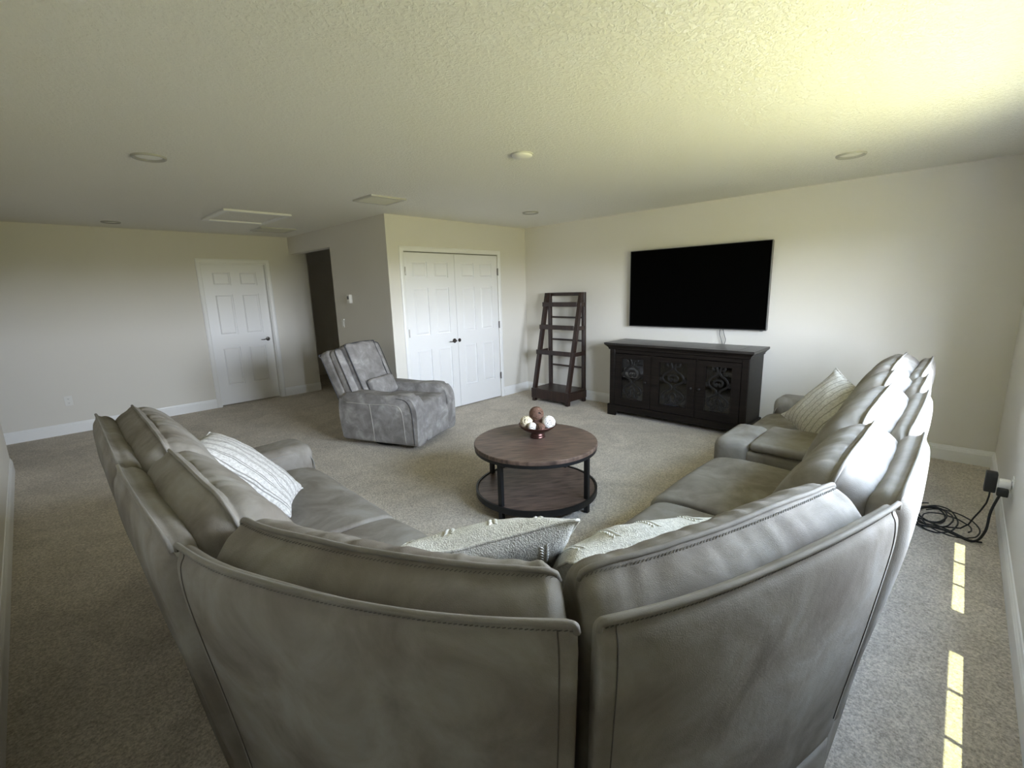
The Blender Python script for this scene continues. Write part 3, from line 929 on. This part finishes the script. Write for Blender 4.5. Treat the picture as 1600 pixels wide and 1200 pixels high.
pillow('throw_pillow', (-1.72, -4.25, 0.71), (-0.60, 0.50, 0.55), (0.20, -0.6, 0.8), 0.47, 0.085, 'pillow_ribbed', 'beige ribbed throw pillow beside the right sofa arm', 5)
pillow('throw_pillow', (-4.475, -3.86, 0.745), (0.42, 0.60, 0.66), (-0.5, -0.5, 0.7), 0.52, 0.085, 'pillow_cream', 'cream knitted pillow with braided bands in the sofa corner, nearer the left seats', 8, (-0.62, -0.12, 0.36, 0.80), 0.03)
pillow('throw_pillow', (-4.20, -4.18, 0.735), (0.34, 0.66, 0.66), (-0.35, -0.6, 0.7), 0.52, 0.085, 'pillow_cream', 'cream knitted pillow in the sofa corner, nearer the right seats', 11, (-0.62, -0.12, 0.36, 0.80), 0.03)

# ------------------------------------------------------------------ recliner
RC = empty('recliner_chair', (-2.665, -0.515, 0), math.atan2(-0.40, -0.917))
tag(RC, 'grey mottled leather swivel recliner standing in front of the closet side wall', 'armchair')
def arm_profile():
    # (y forward, z)
    return [(-0.44, 0.06), (-0.47, 0.30), (-0.455, 0.48), (-0.39, 0.560), (-0.22, 0.570), (0.05, 0.558), (0.24, 0.565), (0.37, 0.550), (0.445, 0.47), (0.465, 0.35), (0.46, 0.05)]
prof = catmull([(y, z, 0) for y, z in arm_profile()], 5, False)
poly = [(p.x, p.y) for p in prof]
for sx in (1, -1):
    x_in, x_out = sx * 0.235, sx * 0.405
    bm = bmesh.new(); prism(bm, poly, min(x_in, x_out), max(x_in, x_out), 'X')
    long_e = [e_ for e_ in bm.edges if len(e_.link_faces) == 2 and any(len(f.verts) > 6 for f in e_.link_faces)]
    bmesh.ops.bevel(bm, geom=long_e, offset=0.035, segments=4, profile=0.5, affect='EDGES')
    ar = finish('armrest', bm, 'recliner_leather', RC, angle=0.9)
    # front seam and side seam cords
    xo = sx * 0.4065
    bm = bmesh.new()
    pts = [(sx * 0.395, p.x, p.y) for p in prof if p.x > 0.27]
    pts = catmull([(sx * 0.402, 0.24, 0.535), (sx * 0.4035, 0.34, 0.52), (sx * 0.4045, 0.395, 0.46), (sx * 0.4055, 0.415, 0.34), (sx * 0.406, 0.42, 0.07)], 5)
    tube(bm, pts, 0.0045, 6); finish('piping', bm, 'recliner_piping', ar, smooth=True)
    bm = bmesh.new()
    tube(bm, catmull([(sx * 0.406, -0.40, 0.47), (sx * 0.4065, -0.1, 0.46), (sx * 0.4065, 0.20, 0.465), (sx * 0.4065, 0.28, 0.43), (sx * 0.4065, 0.305, 0.34), (sx * 0.4065, 0.32, 0.08)], 5), 0.0025, 5)
    tube(bm, [(sx * 0.4065, -0.08, 0.46), (sx * 0.4065, -0.06, 0.25), (sx * 0.4065, -0.05, 0.07)], 0.0025, 5)
    finish('seam', bm, 'thread_light', ar, smooth=True)
# seat and footrest
bm = soft_box(-0.238, 0.238, -0.30, 0.47, 0.30, 0.475, 0.06, 6, 0.008, 8)
finish('seat_cushion', bm, 'recliner_leather', RC, smooth=True)
bm = soft_box(-0.236, 0.236, 0.38, 0.480, 0.06, 0.36, 0.035, 7, 0.006, 6)
finish('footrest', bm, 'recliner_leather', RC, smooth=True)
# back: side wings, head cushion and rear panel in a tilted frame
TB = Matrix.Translation((0, -0.29, 0.40)) @ Matrix.Rotation(math.radians(22), 4, 'X')
def tilt(bm): bm.transform(TB); return bm
bk = finish('back_frame', tilt(soft_box(-0.372, 0.372, -0.185, -0.03, -0.22, 0.66, 0.045, 8, 0.006, 8)), 'recliner_leather', RC, smooth=True)
bm = bmesh.new()
fr = [(-0.372, -0.150, 0.02), (-0.371, -0.150, 0.56), (-0.335, -0.150, 0.652), (0.335, -0.150, 0.652), (0.371, -0.150, 0.56), (0.372, -0.150, 0.02)]
tube(bm, catmull(fr, 6), 0.0055, 6); tilt(bm); finish('piping', bm, 'recliner_piping', bk, smooth=True)
for sx in (1, -1):
    w_ = finish('back_wing', tilt(soft_box(min(sx * 0.250, sx * 0.371), max(sx * 0.250, sx * 0.371), -0.06, 0.055, -0.05, 0.640, 0.04, 9 + sx, 0.006, 6)), 'recliner_leather', RC, smooth=True)
    bm = bmesh.new()
    tube(bm, catmull([(sx * 0.369, 0.040, 0.0), (sx * 0.371, 0.046, 0.30), (sx * 0.369, 0.044, 0.585), (sx * 0.345, 0.042, 0.632), (sx * 0.29, 0.040, 0.640)], 6), 0.0045, 6)
    tilt(bm); finish('piping', bm, 'recliner_piping', w_, smooth=True)
cu = finish('back_cushion', tilt(soft_box(-0.238, 0.238, -0.06, 0.115, -0.02, 0.665, 0.055, 12, 0.014, 10, 7)), 'recliner_leather', RC, smooth=True)
bm = bmesh.new()
tube(bm, catmull([(-0.240, 0.085, 0.02), (-0.241, 0.085, 0.58), (-0.205, 0.085, 0.652), (0.205, 0.085, 0.652), (0.241, 0.085, 0.58), (0.240, 0.085, 0.02)], 6), 0.0065, 6)
tilt(bm); finish('piping', bm, 'recliner_piping', cu, smooth=True)
lp = finish('lumbar_pillow', tilt(soft_box(-0.20, 0.20, 0.10, 0.20, 0.02, 0.225, 0.04, 14, 0.008, 6)), 'recliner_leather', RC, smooth=True)
bm = bmesh.new()
tube(bm, catmull([(-0.201, 0.13, 0.03), (-0.201, 0.135, 0.19), (-0.17, 0.135, 0.222), (0.17, 0.135, 0.222), (0.201, 0.135, 0.19), (0.201, 0.13, 0.03)], 6), 0.004, 6)
tilt(bm); finish('piping', bm, 'recliner_piping', lp, smooth=True)
bm = bmesh.new(); lathe(bm, [(0.30, 0.0), (0.31, 0.02), (0.30, 0.055), (0.10, 0.07), (0.05, 0.10)], 32); finish('swivel_base', bm, 'underside_black', RC, angle=0.6)
finish('underframe', bbox(-0.36, 0.36, -0.40, 0.40, 0.07, 0.30, 0.01), 'underside_black', RC)

# ------------------------------------------------------------------ coffee table
TABC = (-2.868, -2.655)
CT = empty('coffee_table', (*TABC, 0), math.radians(-38))
tag(CT, 'round wooden coffee table with black metal frame and lower shelf', 'coffee table')
TR, TZ = 0.455, 0.46
def disc(r, z0, z1, bev=0.004, n_=64):
    bm = bmesh.new(); lathe(bm, [(r - bev, z0), (r, z0 + bev), (r, z1 - bev), (r - bev, z1)], n_); return bm
finish('table_top', disc(TR, TZ - 0.030, TZ), 'table_wood', CT, angle=0.6)
def ring(r0, r1, z0, z1, n_=64):
    bm = bmesh.new(); rs = [(r0, z0), (r1, z0), (r1, z1), (r0, z1)]
    rr = [[bm.verts.new((q * math.cos(2 * PI * k / n_), q * math.sin(2 * PI * k / n_), z)) for k in range(n_)] for q, z in rs]
    for i in range(4):
        a, b_ = rr[i], rr[(i + 1) % 4]
        for k in range(n_): bm.faces.new((a[k], a[(k + 1) % n_], b_[(k + 1) % n_], b_[k]))
    return bm
finish('frame_ring', ring(TR - 0.03, TR - 0.004, TZ - 0.052, TZ - 0.030), 'black_metal', CT, angle=0.6)
finish('lower_shelf', disc(TR - 0.014, 0.085, 0.105), 'table_wood', CT, angle=0.6)
finish('frame_ring', ring(TR - 0.014, TR, 0.070, 0.112), 'black_metal', CT, angle=0.6)
leg_me = None
for k in range(4):
    a = math.radians(45 + 90 * k)
    if leg_me is None:
        o = finish('leg', bbox(-0.016, 0.016, -0.016, 0.016, 0.0, TZ - 0.032, 0.002, 1), 'black_metal', CT); leg_me = o.data
    else:
        o = bpy.data.objects.new('leg', leg_me); COL.objects.link(o); o.parent = CT
    o.location = ((TR - 0.028) * math.cos(a), (TR - 0.028) * math.sin(a), 0); o.rotation_euler = (0, 0, a)
# bowl
BW = Vector((-2.805, -2.622, TZ))
bo = empty('pedestal_bowl', BW)
bm = bmesh.new()
lathe(bm, [(0.052, 0.0), (0.058, 0.004), (0.058, 0.010), (0.052, 0.016), (0.055, 0.022), (0.050, 0.030), (0.047, 0.036), (0.055, 0.042)], 40)
finish('foot', bm, 'bowl_copper', bo, smooth=True)
bm = bmesh.new()
lathe(bm, [(0.02, 0.040), (0.055, 0.042), (0.098, 0.060), (0.132, 0.085), (0.144, 0.098), (0.145, 0.102), (0.140, 0.102), (0.125, 0.088), (0.092, 0.066), (0.05, 0.050), (0.01, 0.048)], 48)
finish('basin', bm, 'bowl_copper', bo, smooth=True)
tag(bo, 'copper brown pedestal bowl in the centre of the coffee table', 'bowl')
def rattan(off, r, core, strand, label, seed, k=24):
    rnd = random.Random(seed)
    e = empty('rattan_ball', BW + Vector(off) - Vector((0, 0, r)))
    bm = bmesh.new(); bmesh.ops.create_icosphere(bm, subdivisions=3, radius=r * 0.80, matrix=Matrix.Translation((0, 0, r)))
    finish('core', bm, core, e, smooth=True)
    bm = bmesh.new()
    for _ in range(k):
        ax = Vector((rnd.gauss(0, 1), rnd.gauss(0, 1), rnd.gauss(0, 1))).normalized()
        u = ax.orthogonal().normalized(); v = ax.cross(u); tl = rnd.uniform(-0.45, 0.45)
        rr = r * math.sqrt(1 - tl * tl) * 0.97
        tube(bm, [Vector((0, 0, r)) + ax * (tl * r * 0.97) + u * (rr * math.cos(2 * PI * i / 22)) + v * (rr * math.sin(2 * PI * i / 22)) for i in range(22)], r * 0.085, 5, closed=True)
    finish('strands', bm, strand, e, smooth=True)
    tag(e, label, 'decorative ball', 'decorative balls in the bowl')
rattan((0.012, 0.018, 0.176), 0.053, 'underside_black', 'rattan_brown', 'brown woven ball on top of the pile in the bowl', 21)
rattan((-0.052, 0.062, 0.118), 0.046, 'rattan_shadow', 'rattan_cream', 'cream woven ball at the left side of the bowl', 2)
rattan((0.040, -0.076, 0.120), 0.048, 'rattan_pale_core', 'rattan_white', 'large white woven ball at the right side of the bowl', 3)
rattan((-0.070, -0.010, 0.098), 0.032, 'rattan_pale_core', 'rattan_white', 'small white ball at the front of the bowl', 4)
rattan((-0.008, 0.002, 0.102), 0.036, 'rattan_dark', 'rattan_dark', 'dark brown woven ball below the top ball', 5)
rattan((-0.038, -0.064, 0.096), 0.033, 'rattan_dark', 'rattan_brown', 'reddish brown woven ball between the two white balls', 6)

# ------------------------------------------------------------------ television
TV = empty('television', (-0.05, -2.606, 1.52))
tag(TV, 'large black flat-screen television mounted on the right wall', 'television')
finish('housing', bbox(-0.035, 0.012, -0.786, 0.786, -0.450, 0.450, 0.004, 2), 'tv_bezel', TV)
finish('screen', bbox(-0.0385, -0.034, -0.780, 0.780, -0.440, 0.446), 'tv_screen', TV)
bm = bmesh.new()
box(bm, -0.037, -0.020, -0.7885, -0.786, -0.452, 0.452); box(bm, -0.037, -0.020, 0.786, 0.7885, -0.452, 0.452); box(bm, -0.037, -0.020, -0.7885, 0.7885, -0.4535, -0.450); box(bm, -0.037, -0.020, -0.7885, 0.7885, 0.450, 0.4535)
finish('edge_trim', bm, 'tv_edge', TV)
finish('wall_mount', bbox(0.012, 0.05, -0.25, 0.25, -0.20, 0.20, 0.004), 'black_metal', TV)
finish('sensor_foot', bbox(-0.034, -0.01, -0.755, -0.725, -0.462, -0.450, 0.003), 'tv_edge', TV)
for k, (y0, y1, b_) in enumerate(((-2.925, -2.945, 0.012), (-2.945, -2.965, -0.014))):
    bm = bmesh.new(); tube(bm, catmull([(-0.045, y0, 1.09), (-0.040, y0 + b_, 1.02), (-0.035, y1 + b_, 0.95), (-0.03, y1, 0.9012)], 5), 0.0032, 6)
    o = recentre(finish('television_cable', bm, 'cable_black', smooth=True))
    tag(o, ['thin black cable hanging from the television, nearer the ladder shelf', 'thin black cable hanging from the television, nearer the sofa'][k], 'cable', 'cables below the television')

# ------------------------------------------------------------------ media cabinet
MC = empty('media_cabinet', (-0.26, -2.57, 0))
tag(MC, 'dark espresso media cabinet with three scrollwork glass doors below the television', 'cabinet')
def mc(name, x0, x1, y0, y1, z0, z1, mat='espresso_wood', bev=0.003, par=None):
    return finish(name, bbox(x0, x1, y0, y1, z0, z1, bev, 1), mat, par or MC, True)
XF, XB, Y0, Y1 = -0.462, -0.022, -3.375, -1.785      # body front/back, right/left side
mc('side_panel', XF, XB, Y1 - 0.03, Y1, 0.10, 0.83); mc('side_panel', XF, XB, Y0, Y0 + 0.03, 0.10, 0.83)
mc('back_panel', XB - 0.012, XB, Y0 + 0.03, Y1 - 0.03, 0.10, 0.83)
mc('floor_panel', XF, XB - 0.012, Y0 + 0.03, Y1 - 0.03, 0.10, 0.13)
sh = mc('shelf', XF + 0.05, XB - 0.012, Y0 + 0.03, Y1 - 0.03, 0.455, 0.475)
mc('front_rail', XF - 0.004, XF + 0.02, Y0 + 0.03, Y1 - 0.03, 0.775, 0.83)
# plinth with feet
bm = bmesh.new(); prism(bm, [(Y0 - 0.02, 0.135), (Y0 - 0.02, 0.0), (Y0 + 0.09, 0.0), (Y0 + 0.10, 0.045), (Y0 + 0.16, 0.06), (Y1 - 0.16, 0.06), (Y1 - 0.10, 0.045), (Y1 - 0.09, 0.0), (Y1 + 0.02, 0.0), (Y1 + 0.02, 0.135)], XF - 0.022, XF + 0.004, 'X')
finish('plinth', bm, 'espresso_wood', MC, True)
for (y0, y1) in ((Y0 - 0.02, Y0 + 0.006), (Y1 - 0.006, Y1 + 0.02)):
    bm = bmesh.new(); prism(bm, [(XF - 0.02, 0.135), (XF - 0.02, 0.0), (XF + 0.09, 0.0), (XF + 0.10, 0.05), (XB - 0.10, 0.05), (XB - 0.09, 0.0), (XB, 0.0), (XB, 0.135)], y0, y1, 'Y')
    finish('plinth', bm, 'espresso_wood', MC, True)
# corner posts with flutes
for y in (Y0 + 0.035, Y1 - 0.035):
    mc('corner_post', XF - 0.012, XF + 0.02, y - 0.035, y + 0.035, 0.13, 0.83, bev=0.006)
# cornice and top
CORN = [(0.0, 0.815), (0.010, 0.822), (0.014, 0.838), (0.030, 0.858), (0.042, 0.868), (0.046, 0.876)]
bm = bmesh.new(); rr = []
for (d, z) in CORN:
    rr.append([bm.verts.new((XF - 0.012 - d, Y0 - d, z)), bm.verts.new((XB, Y0 - d, z)), bm.verts.new((XB, Y1 + d, z)), bm.verts.new((XF - 0.012 - d, Y1 + d, z))])
for a, b_ in zip(rr, rr[1:]):
    for k in range(4): bm.faces.new((a[k], a[(k + 1) % 4], b_[(k + 1) % 4], b_[k]))
bm.faces.new(rr[0]); bm.faces.new(rr[-1])
finish('cornice', bm, 'espresso_wood', MC, True)
tx0, tx1, ty0, ty1 = XF - 0.064, XB + 0.002, Y0 - 0.052, Y1 + 0.052
mc('top_end', tx0, tx1, ty0, ty0 + 0.16, 0.876, 0.900, 'espresso_top', 0.002); mc('top_end', tx0, tx1, ty1 - 0.16, ty1, 0.876, 0.900, 'espresso_top', 0.002)
for k in range(4):
    w = (tx1 - tx0) / 4
    mc('top_plank', tx0 + w * k, tx0 + w * (k + 1) - 0.001, ty0 + 0.161, ty1 - 0.161, 0.876, 0.900, 'espresso_top', 0.002)
# doors with glass and scrollwork
def scroll_curves():
    """right half of the fretwork in local (y, z), mirrored by the caller"""
    S = []
    S.append([(0.020, 0.235), (0.030, 0.262), (0.055, 0.268), (0.070, 0.250), (0.060, 0.228), (0.042, 0.232)])                      # top curl
    S.append([(0.020, 0.235), (0.012, 0.200), (0.035, 0.165), (0.075, 0.140), (0.105, 0.100), (0.110, 0.060), (0.085, 0.030), (0.050, 0.010), (0.022, -0.015), (0.012, -0.045)])
    S.append([(0.110, 0.060), (0.128, 0.075), (0.140, 0.060), (0.130, 0.042), (0.118, 0.048)])
    S.append([(0.0, 0.115), (0.030, 0.110), (0.050, 0.085), (0.042, 0.055), (0.020, 0.045), (0.012, 0.065), (0.026, 0.075)])
    S.append([(0.012, -0.045), (0.035, -0.070), (0.080, -0.095), (0.112, -0.135), (0.108, -0.180), (0.075, -0.200), (0.045, -0.185), (0.050, -0.155), (0.075, -0.158)])
    S.append([(0.0, -0.105), (0.020, -0.120), (0.030, -0.150), (0.022, -0.190), (0.030, -0.225), (0.055, -0.240), (0.070, -0.225), (0.058, -0.210)])
    return S
def fretwork(par, yc, zc, x, sy, sz):
    bm = bmesh.new()
    for c in scroll_curves():
        for s in (1, -1):
            pts = catmull([(x, yc + s * p[0] * sy, zc + p[1] * sz) for p in c], 5)
            # flat carved band
            L = []; n_ = len(pts)
            for i in range(n_):
                t = (pts[min(i + 1, n_ - 1)] - pts[max(i - 1, 0)]).normalized(); w = Vector((0, -t.z, t.y)) * (0.0125 if 0 < i < n_ - 1 else 0.009)
                L.append([bm.verts.new(pts[i] + w), bm.verts.new(pts[i] + w * 0.6 + Vector((-0.006, 0, 0))), bm.verts.new(pts[i] - w * 0.6 + Vector((-0.006, 0, 0))), bm.verts.new(pts[i] - w)])
            for a, b_ in zip(L, L[1:]):
                for k in range(4): bm.faces.new((a[k], a[(k + 1) % 4], b_[(k + 1) % 4], b_[k]))
            bm.faces.new(L[0]); bm.faces.new(L[-1])
    finish('scrollwork', bm, 'fretwork', par, True, angle=0.7)
DOORS = [(-2.325, -1.862, -2.27), (-2.845, -2.345, -2.81), (-3.305, -2.865, -2.90)]
ZD0, ZD1 = 0.140, 0.770
for i, (y0, y1, ky) in enumerate(DOORS):
    xf, xb = XF - 0.016, XF + 0.004
    fw = 0.078; ft = 0.075
    bm = bmesh.new()
    box(bm, xf, xb, y0, y0 + fw, ZD0, ZD1); box(bm, xf, xb, y1 - fw, y1, ZD0, ZD1)
    box(bm, xf, xb, y0 + fw, y1 - fw, ZD0, ZD0 + ft); box(bm, xf, xb, y0 + fw, y1 - fw, ZD1 - ft * 0.6, ZD1)
    # inner bead
    bd = 0.010
    for (a0, a1, b0, b1) in ((y0 + fw, y0 + fw + bd, ZD0 + ft, ZD1 - ft * 0.6), (y1 - fw - bd, y1 - fw, ZD0 + ft, ZD1 - ft * 0.6), (y0 + fw + bd, y1 - fw - bd, ZD0 + ft, ZD0 + ft + bd), (y0 + fw + bd, y1 - fw - bd, ZD1 - ft * 0.6 - bd, ZD1 - ft * 0.6)):
        box(bm, xf - 0.004, xb, a0, a1, b0, b1)
    d = finish('door', bm, 'espresso_wood', MC, True)
    finish('glass_pane', bbox(XF - 0.004, XF - 0.001, y0 + fw, y1 - fw, ZD0 + ft, ZD1 - ft * 0.6), 'cabinet_glass', d, True)
    fretwork(d, (y0 + y1) / 2, (ZD0 + ft + ZD1 - ft * 0.6) / 2, XF - 0.006, (y1 - y0 - 2 * fw) / 0.32, 0.485 / 0.53)
    bm = bmesh.new(); lathe(bm, [(0.008, 0.0), (0.007, -0.012), (0.016, -0.020), (0.017, -0.028), (0.009, -0.034)], 16, (xf, ky, 0.46), 'X')
    finish('knob', bm, 'fretwork', d, True, smooth=True)
for y in (-2.335, -2.855):
    mc('divider', XF - 0.010, XF + 0.01, y - 0.010, y + 0.010, 0.13, 0.78, bev=0.003)
mc('partition', XF + 0.012, XB - 0.012, -2.345, -2.325, 0.13, 0.455); mc('partition', XF + 0.012, XB - 0.012, -2.865, -2.845, 0.13, 0.455)

# things seen through the cabinet glass
def stored(name, x0, x1, y0, y1, z0, z1, mat, label, cat, face=None):
    e = empty(name, ((x0 + x1) / 2, (y0 + y1) / 2, z0))
    finish('casing', bbox(x0, x1, y0, y1, z0, z1, 0.006, 2), mat, e, True, angle=0.7)
    finish('front_plate', bbox(x0 - 0.003, x0 + 0.002, y0 + 0.012, y1 - 0.012, z0 + 0.008, z1 - 0.008, 0.001, 1), face or 'device_grey', e, True)
    tag(e, label, cat, 'things stored in the media cabinet')
stored('cable_box', -0.40, -0.15, -2.12, -1.93, 0.476, 0.535, 'plastic_white', 'white box on the upper shelf behind the left cabinet door, lower of the two', 'box', 'vent_white')
stored('router', -0.40, -0.18, -2.10, -1.94, 0.5355, 0.59, 'vent_white', 'pale box on the upper shelf behind the left cabinet door, upper of the two', 'box', 'device_grey')
stored('game_case', -0.41, -0.24, -2.05, -1.92, 0.131, 0.17, 'red_plastic', 'red case on the floor of the cabinet behind the left door', 'box', 'red_plastic')
stored('game_console', -0.40, -0.16, -2.25, -2.12, 0.131, 0.30, 'device_grey', 'grey upright console behind the left cabinet door', 'console', 'device_grey')
stored('media_box', -0.41, -0.20, -2.56, -2.44, 0.131, 0.21, 'device_blue', 'dark blue box behind the middle cabinet door', 'box', 'vent_white')
stored('remote_dock', -0.42, -0.32, -2.66, -2.60, 0.131, 0.165, 'plastic_white', 'small white box behind the middle cabinet door, nearer the left', 'box', 'plastic_white')
stored('charger', -0.42, -0.34, -2.76, -2.72, 0.131, 0.18, 'plastic_white', 'small white charger behind the middle cabinet door, nearer the right', 'charger', 'plastic_white')

# ------------------------------------------------------------------ ladder shelf
LS = empty('ladder_shelf', (-0.30, -0.85, 0))
tag(LS, 'dark brown wooden ladder shelf standing in the corner by the closet', 'shelf')
def ls(name, x0, x1, y0, y1, z0, z1, bev=0.003, par=None): return finish(name, bbox(x0, x1, y0, y1, z0, z1, bev, 1), 'shelf_wood', par or LS, True)
LY0, LY1 = -1.165, -0.535
for y in (LY0, LY1 - 0.045):
    ls('rear_post', -0.135, -0.085, y, y + 0.045, 0.0, 1.50)
    bm = bmesh.new(); prism(bm, [(-0.505, 0.0), (-0.450, 0.0), (-0.445, 0.15), (-0.135, 1.50), (-0.195, 1.50), (-0.500, 0.17)], y, y + 0.045, 'Y')
    finish('front_post', bm, 'shelf_wood', LS, True)
ls('top_rail', -0.130, -0.090, LY0 + 0.045, LY1 - 0.045, 1.455, 1.50)
for z in (1.16, 0.845, 0.475): ls('back_rail', -0.120, -0.100, LY0 + 0.045, LY1 - 0.045, z - 0.012, z + 0.012)
def post_front(z): return -0.500 + (z - 0.17) * (0.305 / 1.33)
for (z, ) in ((1.31,), (1.00,), (0.655,)):
    xf = post_front(z + 0.04) - 0.012
    sb = ls('shelf_board', xf + 0.016, -0.136, LY0 + 0.046, LY1 - 0.046, z, z + 0.014)
    ls('tray_front', xf, xf + 0.016, LY0 + 0.046, LY1 + 0.012, z, z + 0.062, par=sb)
    ls('tray_side', xf + 0.016, -0.136, LY1 + 0.0, LY1 + 0.012, z, z + 0.055, par=sb)
    ls('tray_side', xf + 0.016, -0.136, LY0 - 0.012, LY0, z, z + 0.055, par=sb)
bx_ = ls('base_box_top', -0.50, -0.09, LY0 - 0.006, LY1 + 0.006, 0.165, 0.185)
ls('base_box_front', -0.512, -0.494, LY0 - 0.010, LY1 + 0.010, 0.045, 0.185, par=bx_)
ls('base_box_side', -0.494, -0.09, LY1 + 0.0005, LY1 + 0.012, 0.06, 0.165, par=bx_); ls('base_box_side', -0.494, -0.09, LY0 - 0.012, LY0 - 0.0005, 0.06, 0.165, par=bx_)

# ------------------------------------------------------------------ cables and adapter at the right wall
e = empty('power_adapter', (-1.49, -5.10, 0.0))
def pa(name, *a, mat='cable_black', bev=0.006): return finish(name, bbox(*a, bev, 2), mat, e, True, angle=0.7)
PA = [(-1.60, -1.53, -5.152, -5.075, 0.345, 0.395)]
pa('plug_body', -1.61, -1.555, YN + 0.010, YN + 0.062, 0.350, 0.400, mat='plastic_white', bev=0.008)
pa('transformer', -1.56, -1.50, YN + 0.064, YN + 0.115, 0.30, 0.42)
tag(e, 'black power adapter on a white multi-plug at the right wall outlet', 'adapter')
e = empty('power_plug', (-1.62, -5.11, 0.0))
pa('plug_head', -1.655, -1.615, YN + 0.018, YN + 0.066, 0.318, 0.362)
pts = catmull([(-1.635, YN + 0.05, 0.325), (-1.66, YN + 0.075, 0.22), (-1.69, YN + 0.085, 0.10), (-1.66, YN + 0.13, 0.012), (-1.58, YN + 0.26, 0.008), (-1.60, YN + 0.42, 0.008), (-1.52, YN + 0.52, 0.008), (-1.30, YN + 0.60, 0.008)], 8)
bm = bmesh.new(); tube(bm, pts, 0.0065, 8); finish('cord', bm, 'cable_black', e, True, smooth=True)
tag(e, 'black plug with thick cord running down from the right wall outlet', 'plug')
rnd = random.Random(4)
def coil(cx, cy, rx, ry, turns, rot, z, r, name, label, tail=None, seed=0):
    rr = random.Random(seed); pts = []
    for i in range(int(26 * turns)):
        a = 2 * PI * i / 26 + rot
        k = 1 + 0.16 * math.sin(a * 0.37 + seed) + rr.uniform(-0.02, 0.02)
        x = cx + rx * k * math.cos(a); y = cy + ry * k * math.sin(a)
        pts.append((x, y, z + 0.010 * (1 + math.sin(i * 0.31 + seed)) ))
    if tail: pts += tail
    pts = catmull(pts, 2)
    bm = bmesh.new(); tube(bm, pts, r, 7)
    o = recentre(finish(name, bm, 'cable_black', smooth=True)); tag(o, label, 'cable', 'black cables on the carpet')
    return o
coil(-1.42, -4.86, 0.20, 0.10, 2.4, 0.4, 0.006, 0.0045, 'coiled_cable', 'black cable coiled loosely on the carpet behind the sofa', [(-1.50, -4.98, 0.012), (-1.50, -5.03, 0.10), (-1.525, -5.07, 0.22), (-1.53, -5.075, 0.300)], 1)
coil(-1.40, -4.84, 0.13, 0.075, 2.2, 2.0, 0.014, 0.0045, 'coiled_cable', 'tight loop of black cable in the middle of the cable heap', [(-1.58, -4.94, 0.010), (-1.64, -5.02, 0.008), (-1.63, -5.075, 0.008)], 2)
coil(-1.52, -4.92, 0.17, 0.13, 1.5, 4.2, 0.022, 0.004, 'coiled_cable', 'wide loose loop of black cable nearest the window wall', None, 3)
